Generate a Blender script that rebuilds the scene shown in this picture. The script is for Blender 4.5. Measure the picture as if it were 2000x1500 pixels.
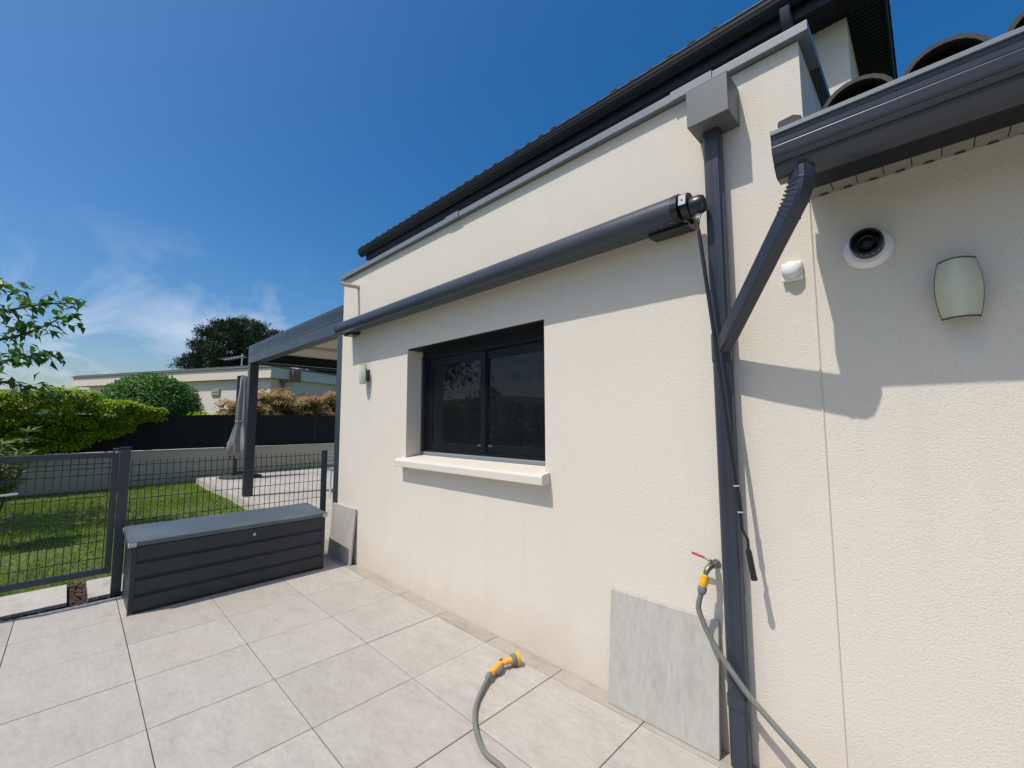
import bpy, bmesh, math, random
import numpy as np
from mathutils import Vector, Matrix
random.seed(7); RNG = np.random.default_rng(11)
R = math.radians
scene = bpy.context.scene
for o in list(bpy.data.objects): bpy.data.objects.remove(o)
COL = scene.collection

# ------------------------------------------------------------------ camera
YAW, PITCH, ROLL = R(44.533), R(4.985), R(-0.206)
CAM = Vector((4.187, -2.270, 1.572))
fw = Vector((-math.sin(YAW)*math.cos(PITCH), math.cos(YAW)*math.cos(PITCH), math.sin(PITCH)))
rt = Vector((math.cos(YAW), math.sin(YAW), 0)); up = rt.cross(fw)
r2 = rt*math.cos(ROLL)+up*math.sin(ROLL); u2 = up*math.cos(ROLL)-rt*math.sin(ROLL)
cam = bpy.data.cameras.new('camera'); cam.sensor_width = 36; cam.lens = 835.3/2000*36
cam.clip_start = .02; cam.clip_end = 4000
camo = bpy.data.objects.new('camera', cam); COL.objects.link(camo)
mw = Matrix.Identity(4)
for i, v in enumerate((r2, u2, -fw)):
    for k in range(3): mw[k][i] = v[k]
mw.translation = CAM; camo.matrix_world = mw
scene.camera = camo

# ------------------------------------------------------------------ light
SUN = Vector((.26, 1, -1.85)).normalized()            # the way the light travels
EL = math.asin(-SUN.z); AZ = math.atan2(-SUN.x, -SUN.y)
w = bpy.data.worlds.new('World'); scene.world = w; w.use_nodes = True
nt = w.node_tree; N = nt.nodes; L = nt.links
for n in list(N): N.remove(n)
out = N.new('ShaderNodeOutputWorld'); bg = N.new('ShaderNodeBackground'); bg.inputs[1].default_value = .14
L.new(bg.outputs[0], out.inputs[0])
sky = N.new('ShaderNodeTexSky'); sky.sky_type = 'NISHITA'; sky.sun_disc = False
sky.sun_elevation = EL; sky.sun_rotation = AZ % (2*math.pi)
sky.air_density = 1.0; sky.dust_density = 2.2; sky.ozone_density = 3.0
tint = N.new('ShaderNodeHueSaturation'); tint.inputs['Saturation'].default_value = 1.45; tint.inputs['Value'].default_value = 1.0
L.new(sky.outputs[0], tint.inputs['Color'])
# thin high cloud: noise on a flat layer overhead, seen in perspective
tc = N.new('ShaderNodeTexCoord'); sep = N.new('ShaderNodeSeparateXYZ'); L.new(tc.outputs['Generated'], sep.inputs[0])
def mth(op, a, b=None, clamp=False):
    n = N.new('ShaderNodeMath'); n.operation = op; n.use_clamp = clamp
    for i, v in enumerate((a, b)):
        if v is None: continue
        if isinstance(v, (int, float)): n.inputs[i].default_value = v
        else: L.new(v, n.inputs[i])
    return n.outputs[0]
zz = mth('ADD', mth('MAXIMUM', sep.outputs[2], 0.0), .06)
cx = mth('DIVIDE', sep.outputs[0], zz); cy = mth('DIVIDE', sep.outputs[1], zz)
comb = N.new('ShaderNodeCombineXYZ'); L.new(cx, comb.inputs[0]); L.new(cy, comb.inputs[1])
mp = N.new('ShaderNodeMapping'); mp.inputs['Rotation'].default_value = (0, 0, R(112)); mp.inputs['Scale'].default_value = (.45, 1.25, 1)
mp.inputs['Location'].default_value = (3.1, 1.7, 0)
L.new(comb.outputs[0], mp.inputs[0])
nz = N.new('ShaderNodeTexNoise'); nz.inputs['Scale'].default_value = 1.0; nz.inputs['Detail'].default_value = 9; nz.inputs['Roughness'].default_value = .56
nz.inputs['Distortion'].default_value = .5
L.new(mp.outputs[0], nz.inputs['Vector'])
big = N.new('ShaderNodeTexNoise'); big.inputs['Scale'].default_value = .28; big.inputs['Detail'].default_value = 2; L.new(comb.outputs[0], big.inputs['Vector'])
cr = N.new('ShaderNodeValToRGB'); cr.color_ramp.elements[0].position = .50; cr.color_ramp.elements[1].position = .68
L.new(nz.outputs[0], cr.inputs[0])
far = mth('MULTIPLY', mth('SUBTRACT', .35, sep.outputs[2]), 6.0, True)
cl = mth('MULTIPLY', mth('MULTIPLY', cr.outputs[0], far, True), .62)
mix = N.new('ShaderNodeMixRGB'); mix.inputs[2].default_value = (5.6, 6.1, 6.9, 1)
L.new(cl, mix.inputs[0]); L.new(tint.outputs[0], mix.inputs[1]); L.new(mix.outputs[0], bg.inputs[0])

sl = bpy.data.lights.new('sun', 'SUN'); sl.energy = 4.0; sl.angle = R(.53); sl.color = (1, .955, .88)
so = bpy.data.objects.new('sun', sl); COL.objects.link(so); so.location = (-4, -10, 18)
so.rotation_euler = SUN.to_track_quat('-Z', 'Y').to_euler()
vs = scene.view_settings; vs.view_transform = 'Standard'; vs.look = 'None'; vs.gamma = 1; vs.exposure = -.08; vs.use_curve_mapping = False
scene.render.engine = 'CYCLES'; scene.render.resolution_x = 1024; scene.render.resolution_y = 768

# ------------------------------------------------------------------ materials
def newmat(name):
    m = bpy.data.materials.new(name); m.use_nodes = True
    n = m.node_tree.nodes; b = n['Principled BSDF']
    return m, n, m.node_tree.links, b
def ramp(n, pts):
    r = n.new('ShaderNodeValToRGB')
    while len(r.color_ramp.elements) < len(pts): r.color_ramp.elements.new(.5)
    for e, (p, c) in zip(r.color_ramp.elements, pts): e.position = p; e.color = (*c, 1)
    return r
def noise(n, l, scale, detail=4, rough=.55, vec=None, stretch=None, coord='Object'):
    t = n.new('ShaderNodeTexNoise'); t.inputs['Scale'].default_value = scale; t.inputs['Detail'].default_value = detail; t.inputs['Roughness'].default_value = rough
    if vec is None:
        c = n.new('ShaderNodeTexCoord'); vec = c.outputs[coord]
    if stretch:
        m = n.new('ShaderNodeMapping'); m.inputs['Scale'].default_value = stretch; l.new(vec, m.inputs[0]); vec = m.outputs[0]
    l.new(vec, t.inputs['Vector']); return t
def mixc(n, l, mode, fac, a, b):
    x = n.new('ShaderNodeMixRGB'); x.blend_type = mode
    if isinstance(fac, (int, float)): x.inputs[0].default_value = fac
    else: l.new(fac, x.inputs[0])
    for i, v in ((1, a), (2, b)):
        if isinstance(v, tuple): x.inputs[i].default_value = (*v, 1)
        else: l.new(v, x.inputs[i])
    return x.outputs[0]
def paint(name, col, rough=.45, var=.12, scale=6, bump=0, bscale=200, spec=.5, metal=0, dust=None, rvar=.1):
    m, n, l, b = newmat(name)
    t = noise(n, l, scale, 5)
    c = mixc(n, l, 'MIX', t.outputs[0], tuple(v*(1-var) for v in col), tuple(min(1, v*(1+var)) for v in col))
    if dust:
        t2 = noise(n, l, 2.3, 6, .65)
        r = ramp(n, [(.45, (0, 0, 0)), (.75, (dust[3],)*3)]); l.new(t2.outputs[0], r.inputs[0])
        c = mixc(n, l, 'MIX', r.outputs[0], c, tuple(dust[:3]))
    l.new(c, b.inputs['Base Color'])
    mr = n.new('ShaderNodeMapRange'); mr.inputs[3].default_value = max(.02, rough-rvar); mr.inputs[4].default_value = min(1, rough+rvar)
    l.new(t.outputs[0], mr.inputs[0]); l.new(mr.outputs[0], b.inputs['Roughness'])
    b.inputs['Specular IOR Level'].default_value = spec; b.inputs['Metallic'].default_value = metal
    if bump:
        t3 = noise(n, l, bscale, 3)
        bp = n.new('ShaderNodeBump'); bp.inputs['Strength'].default_value = bump; bp.inputs['Distance'].default_value = .003
        l.new(t3.outputs[0], bp.inputs['Height']); l.new(bp.outputs[0], b.inputs['Normal'])
    return m
def stucco(name, col, bump=.42, grain=150, dirt=True):
    m, n, l, b = newmat(name)
    tco = n.new('ShaderNodeTexCoord'); ov = tco.outputs['Object']
    t = noise(n, l, 1.1, 6, .6, ov)
    c = mixc(n, l, 'MIX', t.outputs[0], tuple(v*.95 for v in col), tuple(v*1.05 for v in col))
    tf = noise(n, l, grain*1.3, 3, .6, ov)
    rf = ramp(n, [(.30, (.80, .79, .77)), (.55, (1, 1, 1))]); l.new(tf.outputs[0], rf.inputs[0])
    c = mixc(n, l, 'MULTIPLY', .55, c, rf.outputs[0])
    if dirt:
        # soil splash along the foot of the wall and faint rain streaks, with shapes of their own
        sp = n.new('ShaderNodeSeparateXYZ'); l.new(ov, sp.inputs[0])
        ts = noise(n, l, 3.2, 6, .65, ov)
        ad = n.new('ShaderNodeMath'); ad.operation = 'MULTIPLY_ADD'; ad.inputs[1].default_value = .55; l.new(ts.outputs[0], ad.inputs[0]); l.new(sp.outputs[2], ad.inputs[2])
        rr = ramp(n, [(.20, (.55, .55, .55)), (.62, (0, 0, 0))]); l.new(ad.outputs[0], rr.inputs[0])
        c = mixc(n, l, 'MIX', rr.outputs[0], c, (col[0]*.80, col[1]*.70, col[2]*.60))
        st = noise(n, l, 5, 5, .6, ov, (2.2, 2.2, .10))
        r3 = ramp(n, [(.54, (0, 0, 0)), (.80, (.15, .15, .15))]); l.new(st.outputs[0], r3.inputs[0])
        c = mixc(n, l, 'MIX', r3.outputs[0], c, (col[0]*.72, col[1]*.70, col[2]*.66))
    l.new(c, b.inputs['Base Color']); b.inputs['Roughness'].default_value = .93; b.inputs['Specular IOR Level'].default_value = .2
    a1 = noise(n, l, grain, 4, .62, ov)
    v = n.new('ShaderNodeTexVoronoi'); v.feature = 'SMOOTH_F1'; v.inputs['Scale'].default_value = grain*.95; l.new(ov, v.inputs['Vector'])
    hh = n.new('ShaderNodeMath'); hh.operation = 'SUBTRACT'; l.new(a1.outputs[0], hh.inputs[0])
    m2 = n.new('ShaderNodeMath'); m2.operation = 'MULTIPLY'; m2.inputs[1].default_value = .5; l.new(v.outputs[0], m2.inputs[0]); l.new(m2.outputs[0], hh.inputs[1])
    bp = n.new('ShaderNodeBump'); bp.inputs['Strength'].default_value = bump; bp.inputs['Distance'].default_value = .0045
    l.new(hh.outputs[0], bp.inputs['Height']); l.new(bp.outputs[0], b.inputs['Normal'])
    return m
def porcelain(name, col, st=(1, 2.2, 1), mott=1.0):
    m, n, l, b = newmat(name)
    tco = n.new('ShaderNodeTexCoord'); oi = n.new('ShaderNodeObjectInfo')
    mul = n.new('ShaderNodeVectorMath'); mul.operation = 'SCALE'; mul.inputs['Scale'].default_value = 37
    cmb = n.new('ShaderNodeCombineXYZ')
    for i in range(3): l.new(oi.outputs['Random'], cmb.inputs[i])
    l.new(cmb.outputs[0], mul.inputs[0])
    ad = n.new('ShaderNodeVectorMath'); ad.operation = 'ADD'; l.new(tco.outputs['Object'], ad.inputs[0]); l.new(mul.outputs[0], ad.inputs[1])
    ov = ad.outputs[0]
    t1 = noise(n, l, 3.6, 8, .66, ov, st)
    r1 = ramp(n, [(.30, tuple(v*(1-.24*mott) for v in col)), (.5, col), (.70, tuple(min(1, v*(1+.13*mott)) for v in col))]); l.new(t1.outputs[0], r1.inputs[0])
    t2 = noise(n, l, 15, 7, .74, ov, tuple(v*1.2 for v in st))
    r2_ = ramp(n, [(.32, (.80, .785, .77)), (.60, (1.0, 1.0, 1.0))]); l.new(t2.outputs[0], r2_.inputs[0])
    c = mixc(n, l, 'MULTIPLY', .8, r1.outputs[0], r2_.outputs[0])
    t3 = noise(n, l, 1.7, 3, .5, ov)
    r3 = ramp(n, [(.5, (0, 0, 0)), (.75, (.4, .4, .4))]); l.new(t3.outputs[0], r3.inputs[0])
    c = mixc(n, l, 'MIX', r3.outputs[0], c, (col[0]*.98, col[1]*.92, col[2]*.84))
    # a little value shift from slab to slab
    mr = n.new('ShaderNodeMapRange'); mr.inputs[3].default_value = .94; mr.inputs[4].default_value = 1.05; l.new(oi.outputs['Random'], mr.inputs[0])
    hv = n.new('ShaderNodeHueSaturation'); l.new(mr.outputs[0], hv.inputs['Value']); l.new(c, hv.inputs['Color'])
    l.new(hv.outputs[0], b.inputs['Base Color'])
    rr = n.new('ShaderNodeMapRange'); rr.inputs[3].default_value = .5; rr.inputs[4].default_value = .75; l.new(t2.outputs[0], rr.inputs[0]); l.new(rr.outputs[0], b.inputs['Roughness'])
    bp = n.new('ShaderNodeBump'); bp.inputs['Strength'].default_value = .12; bp.inputs['Distance'].default_value = .002
    l.new(t2.outputs[0], bp.inputs['Height']); l.new(bp.outputs[0], b.inputs['Normal'])
    return m
def leafmat(name, cols, trans=.35, rough=.5):
    m, n, l, b = newmat(name)
    g = n.new('ShaderNodeNewGeometry')
    r = ramp(n, [(i/(len(cols)-1), c) for i, c in enumerate(cols)]); l.new(g.outputs['Random Per Island'], r.inputs[0])
    l.new(r.outputs[0], b.inputs['Base Color']); b.inputs['Roughness'].default_value = rough; b.inputs['Specular IOR Level'].default_value = .35
    t = n.new('ShaderNodeBsdfTranslucent')
    tb = mixc(n, l, 'MULTIPLY', 1.0, r.outputs[0], (1.35, 1.5, .55)); l.new(tb, t.inputs[0])
    mx = n.new('ShaderNodeMixShader'); mx.inputs[0].default_value = trans
    l.new(b.outputs[0], mx.inputs[1]); l.new(t.outputs[0], mx.inputs[2])
    l.new(mx.outputs[0], n['Material Output'].inputs[0])
    return m
CREAM = (.70, .645, .55)
M = dict(
 wall=stucco('cream_render', CREAM), upper=stucco('cream_render_upper', CREAM, .5, 90, False),
 nwall=stucco('neighbour_render', (.80, .71, .58), .3, 60, False), lowwall=stucco('grey_boundary_render', (.56, .49, .37), .5, 40),
 sill=paint('cream_sill', (.66, .62, .53), .6, .04, 5),
 anth=paint('anthracite_aluminium', (.038, .047, .060), .36, .10, 5, dust=(.10, .10, .10, .14)),
 gut=paint('anthracite_gutter', (.036, .044, .058), .32, .10, 4, dust=(.05, .05, .05, .14)),
 pipe=paint('anthracite_downpipe', (.030, .038, .054), .36, .08, 6, dust=(.08, .08, .085, .12)),
 cop=paint('grey_coping_metal', (.185, .212, .235), .42, .06, 5, dust=(.25, .25, .24, .2)),
 head=paint('grey_leader_head', (.115, .122, .128), .45, .06, 5),
 soff=paint('dark_soffit', (.008, .010, .014), .5, .10, 6, spec=.25),
 soff2=paint('grey_soffit', (.25, .24, .21), .6, .14, 7),
 rtile=paint('dark_roof_tile', (.048, .045, .042), .8, .3, 20, .5, 90),
 black=paint('black_plastic', (.012, .012, .014), .42, .1, 10),
 blk2=paint('satin_black_metal', (.010, .012, .015), .35, .1, 10),
 glass=None, white=paint('white_plastic', (.80, .80, .78), .35, .03, 5),
 shade=paint('pale_green_glass_shade', (.55, .56, .41), .33, .06, 9),
 bracket=paint('dark_lamp_bracket', (.05, .055, .055), .4, .1, 9),
 steel=paint('steel', (.45, .45, .44), .3, .1, 30, metal=1), brass=paint('nickel_tap', (.20, .19, .18), .38, .2, 40, metal=.7),
 red=paint('red_lever', (.42, .03, .035), .4, .1, 20), yellow=paint('yellow_plastic', (.78, .40, .02), .38, .06, 20),
 grey=paint('grey_plastic', (.15, .165, .185), .45, .08, 20), pink=paint('pink_trigger', (.70, .30, .45), .4, .05, 20),
 hose=paint('grey_green_hose', (.17, .175, .155), .42, .14, 12),
 tile=porcelain('porcelain_terrace', (.42, .394, .350), mott=.45), cutt=porcelain('porcelain_wall_strip', (.37, .335, .285)), slab=porcelain('porcelain_loose_slab', (.45, .43, .385), (2.6, 1, .8), .5),
 step=porcelain('porcelain_step', (.46, .43, .38)),
 under=paint('dark_joint_bed', (.03, .027, .022), .95, .3, 15), beige=paint('beige_spout', (.52, .45, .38), .55, .08, 10),
 box=paint('anthracite_box_panel', (.013, .021, .029), .42, .10, 4, dust=(.06, .06, .065, .15)),
 lid=paint('anthracite_lid', (.085, .100, .108), .33, .14, 3, dust=(.22, .23, .22, .35)),
 clip=paint('light_grey_clip', (.45, .47, .48), .4, .05, 8),
 wire=paint('anthracite_wire', (.010, .013, .015), .4, .1, 30), soil=paint('brown_soil', (.05, .032, .022), .95, .4, 12, .6, 60),
 pergw=paint('pergola_cream_panel', (.62, .57, .50), .5, .04, 4),
 canvas=paint('grey_canvas', (.27, .255, .255), .85, .1, 8, .4, 250), concrete=paint('patio_edge_concrete', (.50, .45, .37), .85, .1, 6, .4, 80),
 screen=paint('black_screen_fabric', (.006, .007, .010), .85, .25, 8, .5, 120), 
 bark=leafmat('bark_chips', [(.055, .022, .015), (.10, .042, .028), (.03, .015, .012), (.14, .07, .05)], .0, .9),
 trunk=paint('bark_brown', (.10, .075, .055), .9, .35, 14, .8, 40), rust=paint('rusty_metal', (.26, .15, .10), .75, .5, 6),
 redroof=paint('red_clay_roof', (.13, .055, .04), .85, .3, 10), panel=paint('solar_panel', (.02, .03, .06), .15, .1, 4),
 hill=paint('hill_woods', (.07, .10, .09), .95, .4, .02), nroof=paint('grey_roof_edge', (.20, .19, .19), .8, .3, 2),
 shutter=paint('beige_shutter', (.36, .33, .22), .6, .1, 5), chairw=paint('white_chair', (.78, .78, .76), .4, .03, 5),
)
# glass: dark insulated pane; insect screen: fine woven mesh, part see-through
m, n, l, b = newmat('dark_window_glass'); b.inputs['Base Color'].default_value = (.008, .010, .014, 1); b.inputs['Roughness'].default_value = .015
b.inputs['Specular IOR Level'].default_value = .75
t = noise(n, l, 2.2, 2); bp = n.new('ShaderNodeBump'); bp.inputs['Strength'].default_value = .05; bp.inputs['Distance'].default_value = .004; l.new(t.outputs[0], bp.inputs['Height']); l.new(bp.outputs[0], b.inputs['Normal'])
M['glass'] = m
m, n, l, b = newmat('insect_screen_mesh'); b.inputs['Base Color'].default_value = (.006, .007, .009, 1); b.inputs['Roughness'].default_value = .7; b.inputs['Specular IOR Level'].default_value = .15
tr = n.new('ShaderNodeBsdfTransparent'); mx = n.new('ShaderNodeMixShader')
t = noise(n, l, 60, 4, .7, None, (3.0, 3.0, .05)); mr = n.new('ShaderNodeMapRange'); mr.inputs[1].default_value = .3; mr.inputs[2].default_value = .7; mr.inputs[3].default_value = .10; mr.inputs[4].default_value = .55
l.new(t.outputs[0], mr.inputs[0]); l.new(mr.outputs[0], mx.inputs[0]); l.new(tr.outputs[0], mx.inputs[1]); l.new(b.outputs[0], mx.inputs[2]); l.new(mx.outputs[0], n['Material Output'].inputs[0])
M['mesh'] = m
# lawn soil under the blades
m, n, l, b = newmat('lawn_ground'); t = noise(n, l, 1.4, 6, .65); r_ = ramp(n, [(.3, (.045, .065, .016)), (.6, (.085, .115, .028)), (.8, (.14, .15, .05))]); l.new(t.outputs[0], r_.inputs[0]); l.new(r_.outputs[0], b.inputs['Base Color']); b.inputs['Roughness'].default_value = .95
M['lawn'] = m
M['blade'] = leafmat('grass_blades', [(.11, .21, .020), (.18, .28, .032), (.25, .31, .055), (.13, .24, .025)], .35)
M['nearleaf'] = leafmat('broad_leaves', [(.045, .11, .018), (.07, .15, .025), (.10, .19, .035)], .35, .38)
M['vine'] = leafmat('yellow_green_vine', [(.13, .23, .014), (.27, .37, .016), (.42, .47, .02), (.19, .30, .016)], .45)
M['bush'] = leafmat('deep_green_bush', [(.045, .115, .016), (.075, .175, .025), (.11, .22, .04)], .35)
M['pine'] = leafmat('dark_pine_needles', [(.012, .030, .014), (.022, .048, .020), (.035, .062, .024)], .1)
M['hedge'] = leafmat('olive_hedge_leaves', [(.085, .10, .025), (.13, .13, .04), (.17, .14, .06), (.10, .12, .03)], .25)
M['shoot'] = leafmat('tan_red_shoots', [(.48, .32, .21), (.54, .40, .27), (.42, .22, .15), (.56, .45, .31)], .4)
M['redleaf'] = leafmat('red_shoots', [(.28, .04, .035), (.34, .08, .05)], .3)
M['olean'] = leafmat('oleander_leaves', [(.10, .17, .05), (.18, .24, .08), (.28, .30, .13)], .25, .4)
M['darkhedge'] = leafmat('dark_hedge_leaves', [(.02, .045, .012), (.035, .07, .018)], .2)

# ------------------------------------------------------------------ geometry helpers
ORG = {}
class MB:
    def __init__(s): s.v = []; s.f = []
    def add(s, vs, fs):
        o = len(s.v); s.v += [tuple(p) for p in vs]; s.f += [tuple(i+o for i in f) for f in fs]; return s
    def box(s, x0, x1, y0, y1, z0, z1):
        return s.add([(x0, y0, z0), (x1, y0, z0), (x1, y1, z0), (x0, y1, z0), (x0, y0, z1), (x1, y0, z1), (x1, y1, z1), (x0, y1, z1)],
                     [(0, 3, 2, 1), (4, 5, 6, 7), (0, 1, 5, 4), (1, 2, 6, 5), (2, 3, 7, 6), (3, 0, 4, 7)])
    def quad(s, a, b, c, d): return s.add([a, b, c, d], [(0, 1, 2, 3)])
    def extr(s, prof, axis, a, b, cap=True):
        """closed profile (2-D) swept along axis 'x' (profile y,z), 'y' (x,z) or 'z' (x,y)"""
        mk = {'x': lambda p, t: (t, p[0], p[1]), 'y': lambda p, t: (p[0], t, p[1]), 'z': lambda p, t: (p[0], p[1], t)}[axis]
        n = len(prof); vs = [mk(p, a) for p in prof]+[mk(p, b) for p in prof]
        fs = [(i, (i+1) % n, n+(i+1) % n, n+i) for i in range(n)]
        if cap: fs += [tuple(range(n-1, -1, -1)), tuple(range(n, 2*n))]
        return s.add(vs, fs)
    def tube(s, pts, rad, seg=10, cap=True):
        pts = [Vector(p) for p in pts]; rr = rad if isinstance(rad, (list, tuple)) else [rad]*len(pts)
        vs = []; up_ = None
        for i, p in enumerate(pts):
            d = (pts[min(i+1, len(pts)-1)]-pts[max(i-1, 0)]).normalized()
            if up_ is None: up_ = Vector((0, 0, 1)) if abs(d.z) < .9 else Vector((0, 1, 0))
            a = d.cross(up_).normalized(); b_ = a.cross(d).normalized(); up_ = b_
            for k in range(seg):
                t_ = 2*math.pi*k/seg; vs.append(p+(a*math.cos(t_)+b_*math.sin(t_))*rr[i])
        fs = []
        for i in range(len(pts)-1):
            for k in range(seg): fs.append((i*seg+k, i*seg+(k+1) % seg, (i+1)*seg+(k+1) % seg, (i+1)*seg+k))
        if cap: fs += [tuple(range(seg-1, -1, -1)), tuple(range((len(pts)-1)*seg, len(pts)*seg))]
        return s.add(vs, fs)
    def rtube(s, pts, wx, wy, side=Vector((1, 0, 0)), ch=.008):
        """rectangular pipe with softened corners along a path; 'side' is the width direction"""
        pts = [Vector(p) for p in pts]; prof = []
        for sx, sy in ((1, 1), (-1, 1), (-1, -1), (1, -1)):
            a_ = (sx*(wx/2-ch), sy*wy/2); b_ = (sx*wx/2, sy*(wy/2-ch))
            prof += ([b_, a_] if sx*sy > 0 else [a_, b_])
        n = len(prof); vs = []
        for i, p in enumerate(pts):
            d = (pts[min(i+1, len(pts)-1)]-pts[max(i-1, 0)]).normalized()
            a = (side-d*side.dot(d)).normalized(); b_ = d.cross(a).normalized()
            vs += [p+a*q[0]+b_*q[1] for q in prof]
        fs = [(i*n+k, i*n+(k+1) % n, (i+1)*n+(k+1) % n, (i+1)*n+k) for i in range(len(pts)-1) for k in range(n)]
        fs += [tuple(range(n-1, -1, -1)), tuple(range((len(pts)-1)*n, len(pts)*n))]
        return s.add(vs, fs)
    def lathe(s, prof, o, axis, seg=24):
        """prof: (radius, distance along axis) pairs"""
        o = Vector(o); ax = Vector(axis).normalized(); u_ = ax.orthogonal().normalized(); v_ = ax.cross(u_)
        vs = []
        for r_, h in prof:
            for k in range(seg):
                t_ = 2*math.pi*k/seg; vs.append(o+ax*h+(u_*math.cos(t_)+v_*math.sin(t_))*r_)
        fs = [(i*seg+k, i*seg+(k+1) % seg, (i+1)*seg+(k+1) % seg, (i+1)*seg+k) for i in range(len(prof)-1) for k in range(seg)]
        fs += [tuple(range(seg-1, -1, -1)), tuple(range((len(prof)-1)*seg, len(prof)*seg))]
        return s.add(vs, fs)
def link(o, parent=None):
    COL.objects.link(o)
    if parent: o.parent = parent
    return o
def obj(name, mb, mat, parent=None, bevel=0, smooth=False, fixn=True):
    org = ORG.get(parent, Vector((0, 0, 0))) if parent else Vector((0, 0, 0))
    me = bpy.data.meshes.new(name)
    me.from_pydata([tuple(Vector(p)-org) for p in mb.v], [], mb.f)
    if fixn:
        bm = bmesh.new(); bm.from_mesh(me); bmesh.ops.recalc_face_normals(bm, faces=bm.faces); bm.to_mesh(me); bm.free()
    me.materials.append(M[mat] if isinstance(mat, str) else mat)
    if smooth:
        me.polygons.foreach_set('use_smooth', [True]*len(me.polygons)); me.set_sharp_from_angle(angle=R(38))
    o = bpy.data.objects.new(name, me); link(o, parent); ORG[o] = org
    if bevel:
        b_ = o.modifiers.new('bevel', 'BEVEL'); b_.width = bevel; b_.segments = 2; b_.limit_method = 'ANGLE'; b_.angle_limit = R(40)
    return o
def place(name, me, loc, parent, rot=(0, 0, 0), scale=None):
    o = bpy.data.objects.new(name, me); link(o, parent)
    o.location = Vector(loc)-(ORG.get(parent, Vector((0, 0, 0)))); o.rotation_euler = rot
    if scale: o.scale = scale
    ORG[o] = Vector(loc); return o
def mesh_of(name, mb, mat, smooth=False):
    me = bpy.data.meshes.new(name); me.from_pydata(mb.v, [], mb.f)
    bm = bmesh.new(); bm.from_mesh(me); bmesh.ops.recalc_face_normals(bm, faces=bm.faces); bm.to_mesh(me); bm.free()
    me.materials.append(M[mat])
    if smooth:
        me.polygons.foreach_set('use_smooth', [True]*len(me.polygons)); me.set_sharp_from_angle(angle=R(38))
    return me
def tag(o, label, cat, group=None):
    o['label'] = label; o['category'] = cat
    if group: o['group'] = group
    return o
def thing(name, label, cat, loc=(0, 0, 0), group=None):
    o = bpy.data.objects.new(name, None); COL.objects.link(o); o.location = loc; o.empty_display_size = .1
    ORG[o] = Vector(loc); return tag(o, label, cat, group)
def structure(o): o['kind'] = 'structure'; return o
def raw_mesh(name, V, F, mat, parent=None, k=3):
    """numpy triangles or quads -> mesh object"""
    org = ORG.get(parent, Vector((0, 0, 0))) if parent else Vector((0, 0, 0))
    me = bpy.data.meshes.new(name); V = np.asarray(V, np.float32)-np.array(org, np.float32); F = np.asarray(F, np.int32)
    me.vertices.add(len(V)); me.vertices.foreach_set('co', V.ravel())
    me.loops.add(F.size); me.loops.foreach_set('vertex_index', F.ravel())
    me.polygons.add(len(F)); me.polygons.foreach_set('loop_start', np.arange(len(F), dtype=np.int32)*k)
    me.update(calc_edges=True); me.materials.append(M[mat])
    o = bpy.data.objects.new(name, me); link(o, parent); ORG[o] = org; return o
def unit(a): return a/np.maximum(np.linalg.norm(a, axis=-1, keepdims=True), 1e-6)
def leaves(name, P, D, Nn, Ln, Wd, mat, parent=None, fold=.25, droop=.15):
    """kite leaves folded on the midrib and bent down at the tip: 6 verts, 4 triangles each"""
    P = np.asarray(P); D = unit(np.asarray(D)); Nn = np.asarray(Nn); S = unit(np.cross(D, Nn)); U = np.cross(S, D)
    Ln = np.broadcast_to(np.asarray(Ln, float), (len(P),))[:, None]; Wd = np.broadcast_to(np.asarray(Wd, float), (len(P),))[:, None]
    mid = P+D*Ln*.45
    A = P; B = mid+S*Wd*.5+U*Wd*fold; C_ = mid-S*Wd*.5+U*Wd*fold; E_ = P+D*Ln-U*Ln*droop
    V = np.stack([A, B, C_, E_, mid], 1).reshape(-1, 3)
    i = np.arange(len(P))[:, None]*5
    F = np.concatenate([i+[0, 1, 4], i+[0, 4, 2], i+[4, 1, 3], i+[4, 3, 2]], 1).reshape(-1, 3)
    return raw_mesh(name, V, F, mat, parent)
def rdir(n): return unit(RNG.normal(size=(n, 3)))

# ------------------------------------------------------------------ ground
g = MB().quad((-700, -700, -.16), (700, -700, -.16), (700, 900, -.16), (-700, 900, -.16)); structure(obj('ground', g, 'lawn', fixn=False))
lawn = MB()
xs = np.linspace(-10.25, -2.05, 30); ys = np.linspace(-9, 7, 50)
lv = [(x, y, -.045+.018*math.sin(x*1.7+y)*math.cos(y*1.3)) for x in xs for y in ys]
lawn.add(lv, [(i*50+j, (i+1)*50+j, (i+1)*50+j+1, i*50+j+1) for i in range(29) for j in range(49)])
lawn_o = structure(obj('lawn', lawn, 'lawn', smooth=True, fixn=False))
nb = 90000
bx = RNG.uniform(-10.2, -2.1, nb); by = RNG.uniform(-7.0, 3.2, nb)
keep = ~((by > .02) & (bx > -9.9)); bx = bx[keep]; by = by[keep]; nb = len(bx)
bz = -.045+.018*np.sin(bx*1.7+by)*np.cos(by*1.3)
hgt = RNG.uniform(.025, .06, nb)*(1+.5*np.sin(bx*2.1)*np.sin(by*1.7)); ang = RNG.uniform(0, 2*np.pi, nb); lean = RNG.normal(0, .025, (nb, 2)); wdt = RNG.uniform(.004, .009, nb)
P0 = np.stack([bx-np.cos(ang)*wdt, by-np.sin(ang)*wdt, bz], 1); P1 = np.stack([bx+np.cos(ang)*wdt, by+np.sin(ang)*wdt, bz], 1); P2 = np.stack([bx+lean[:, 0], by+lean[:, 1], bz+hgt], 1)
go = raw_mesh('grass', np.stack([P0, P1, P2], 1).reshape(-1, 3), np.arange(nb*3).reshape(-1, 3), 'blade'); go['kind'] = 'stuff'
go['label'] = 'short mown green grass of the lawn behind the fence'; go['category'] = 'grass'

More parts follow.
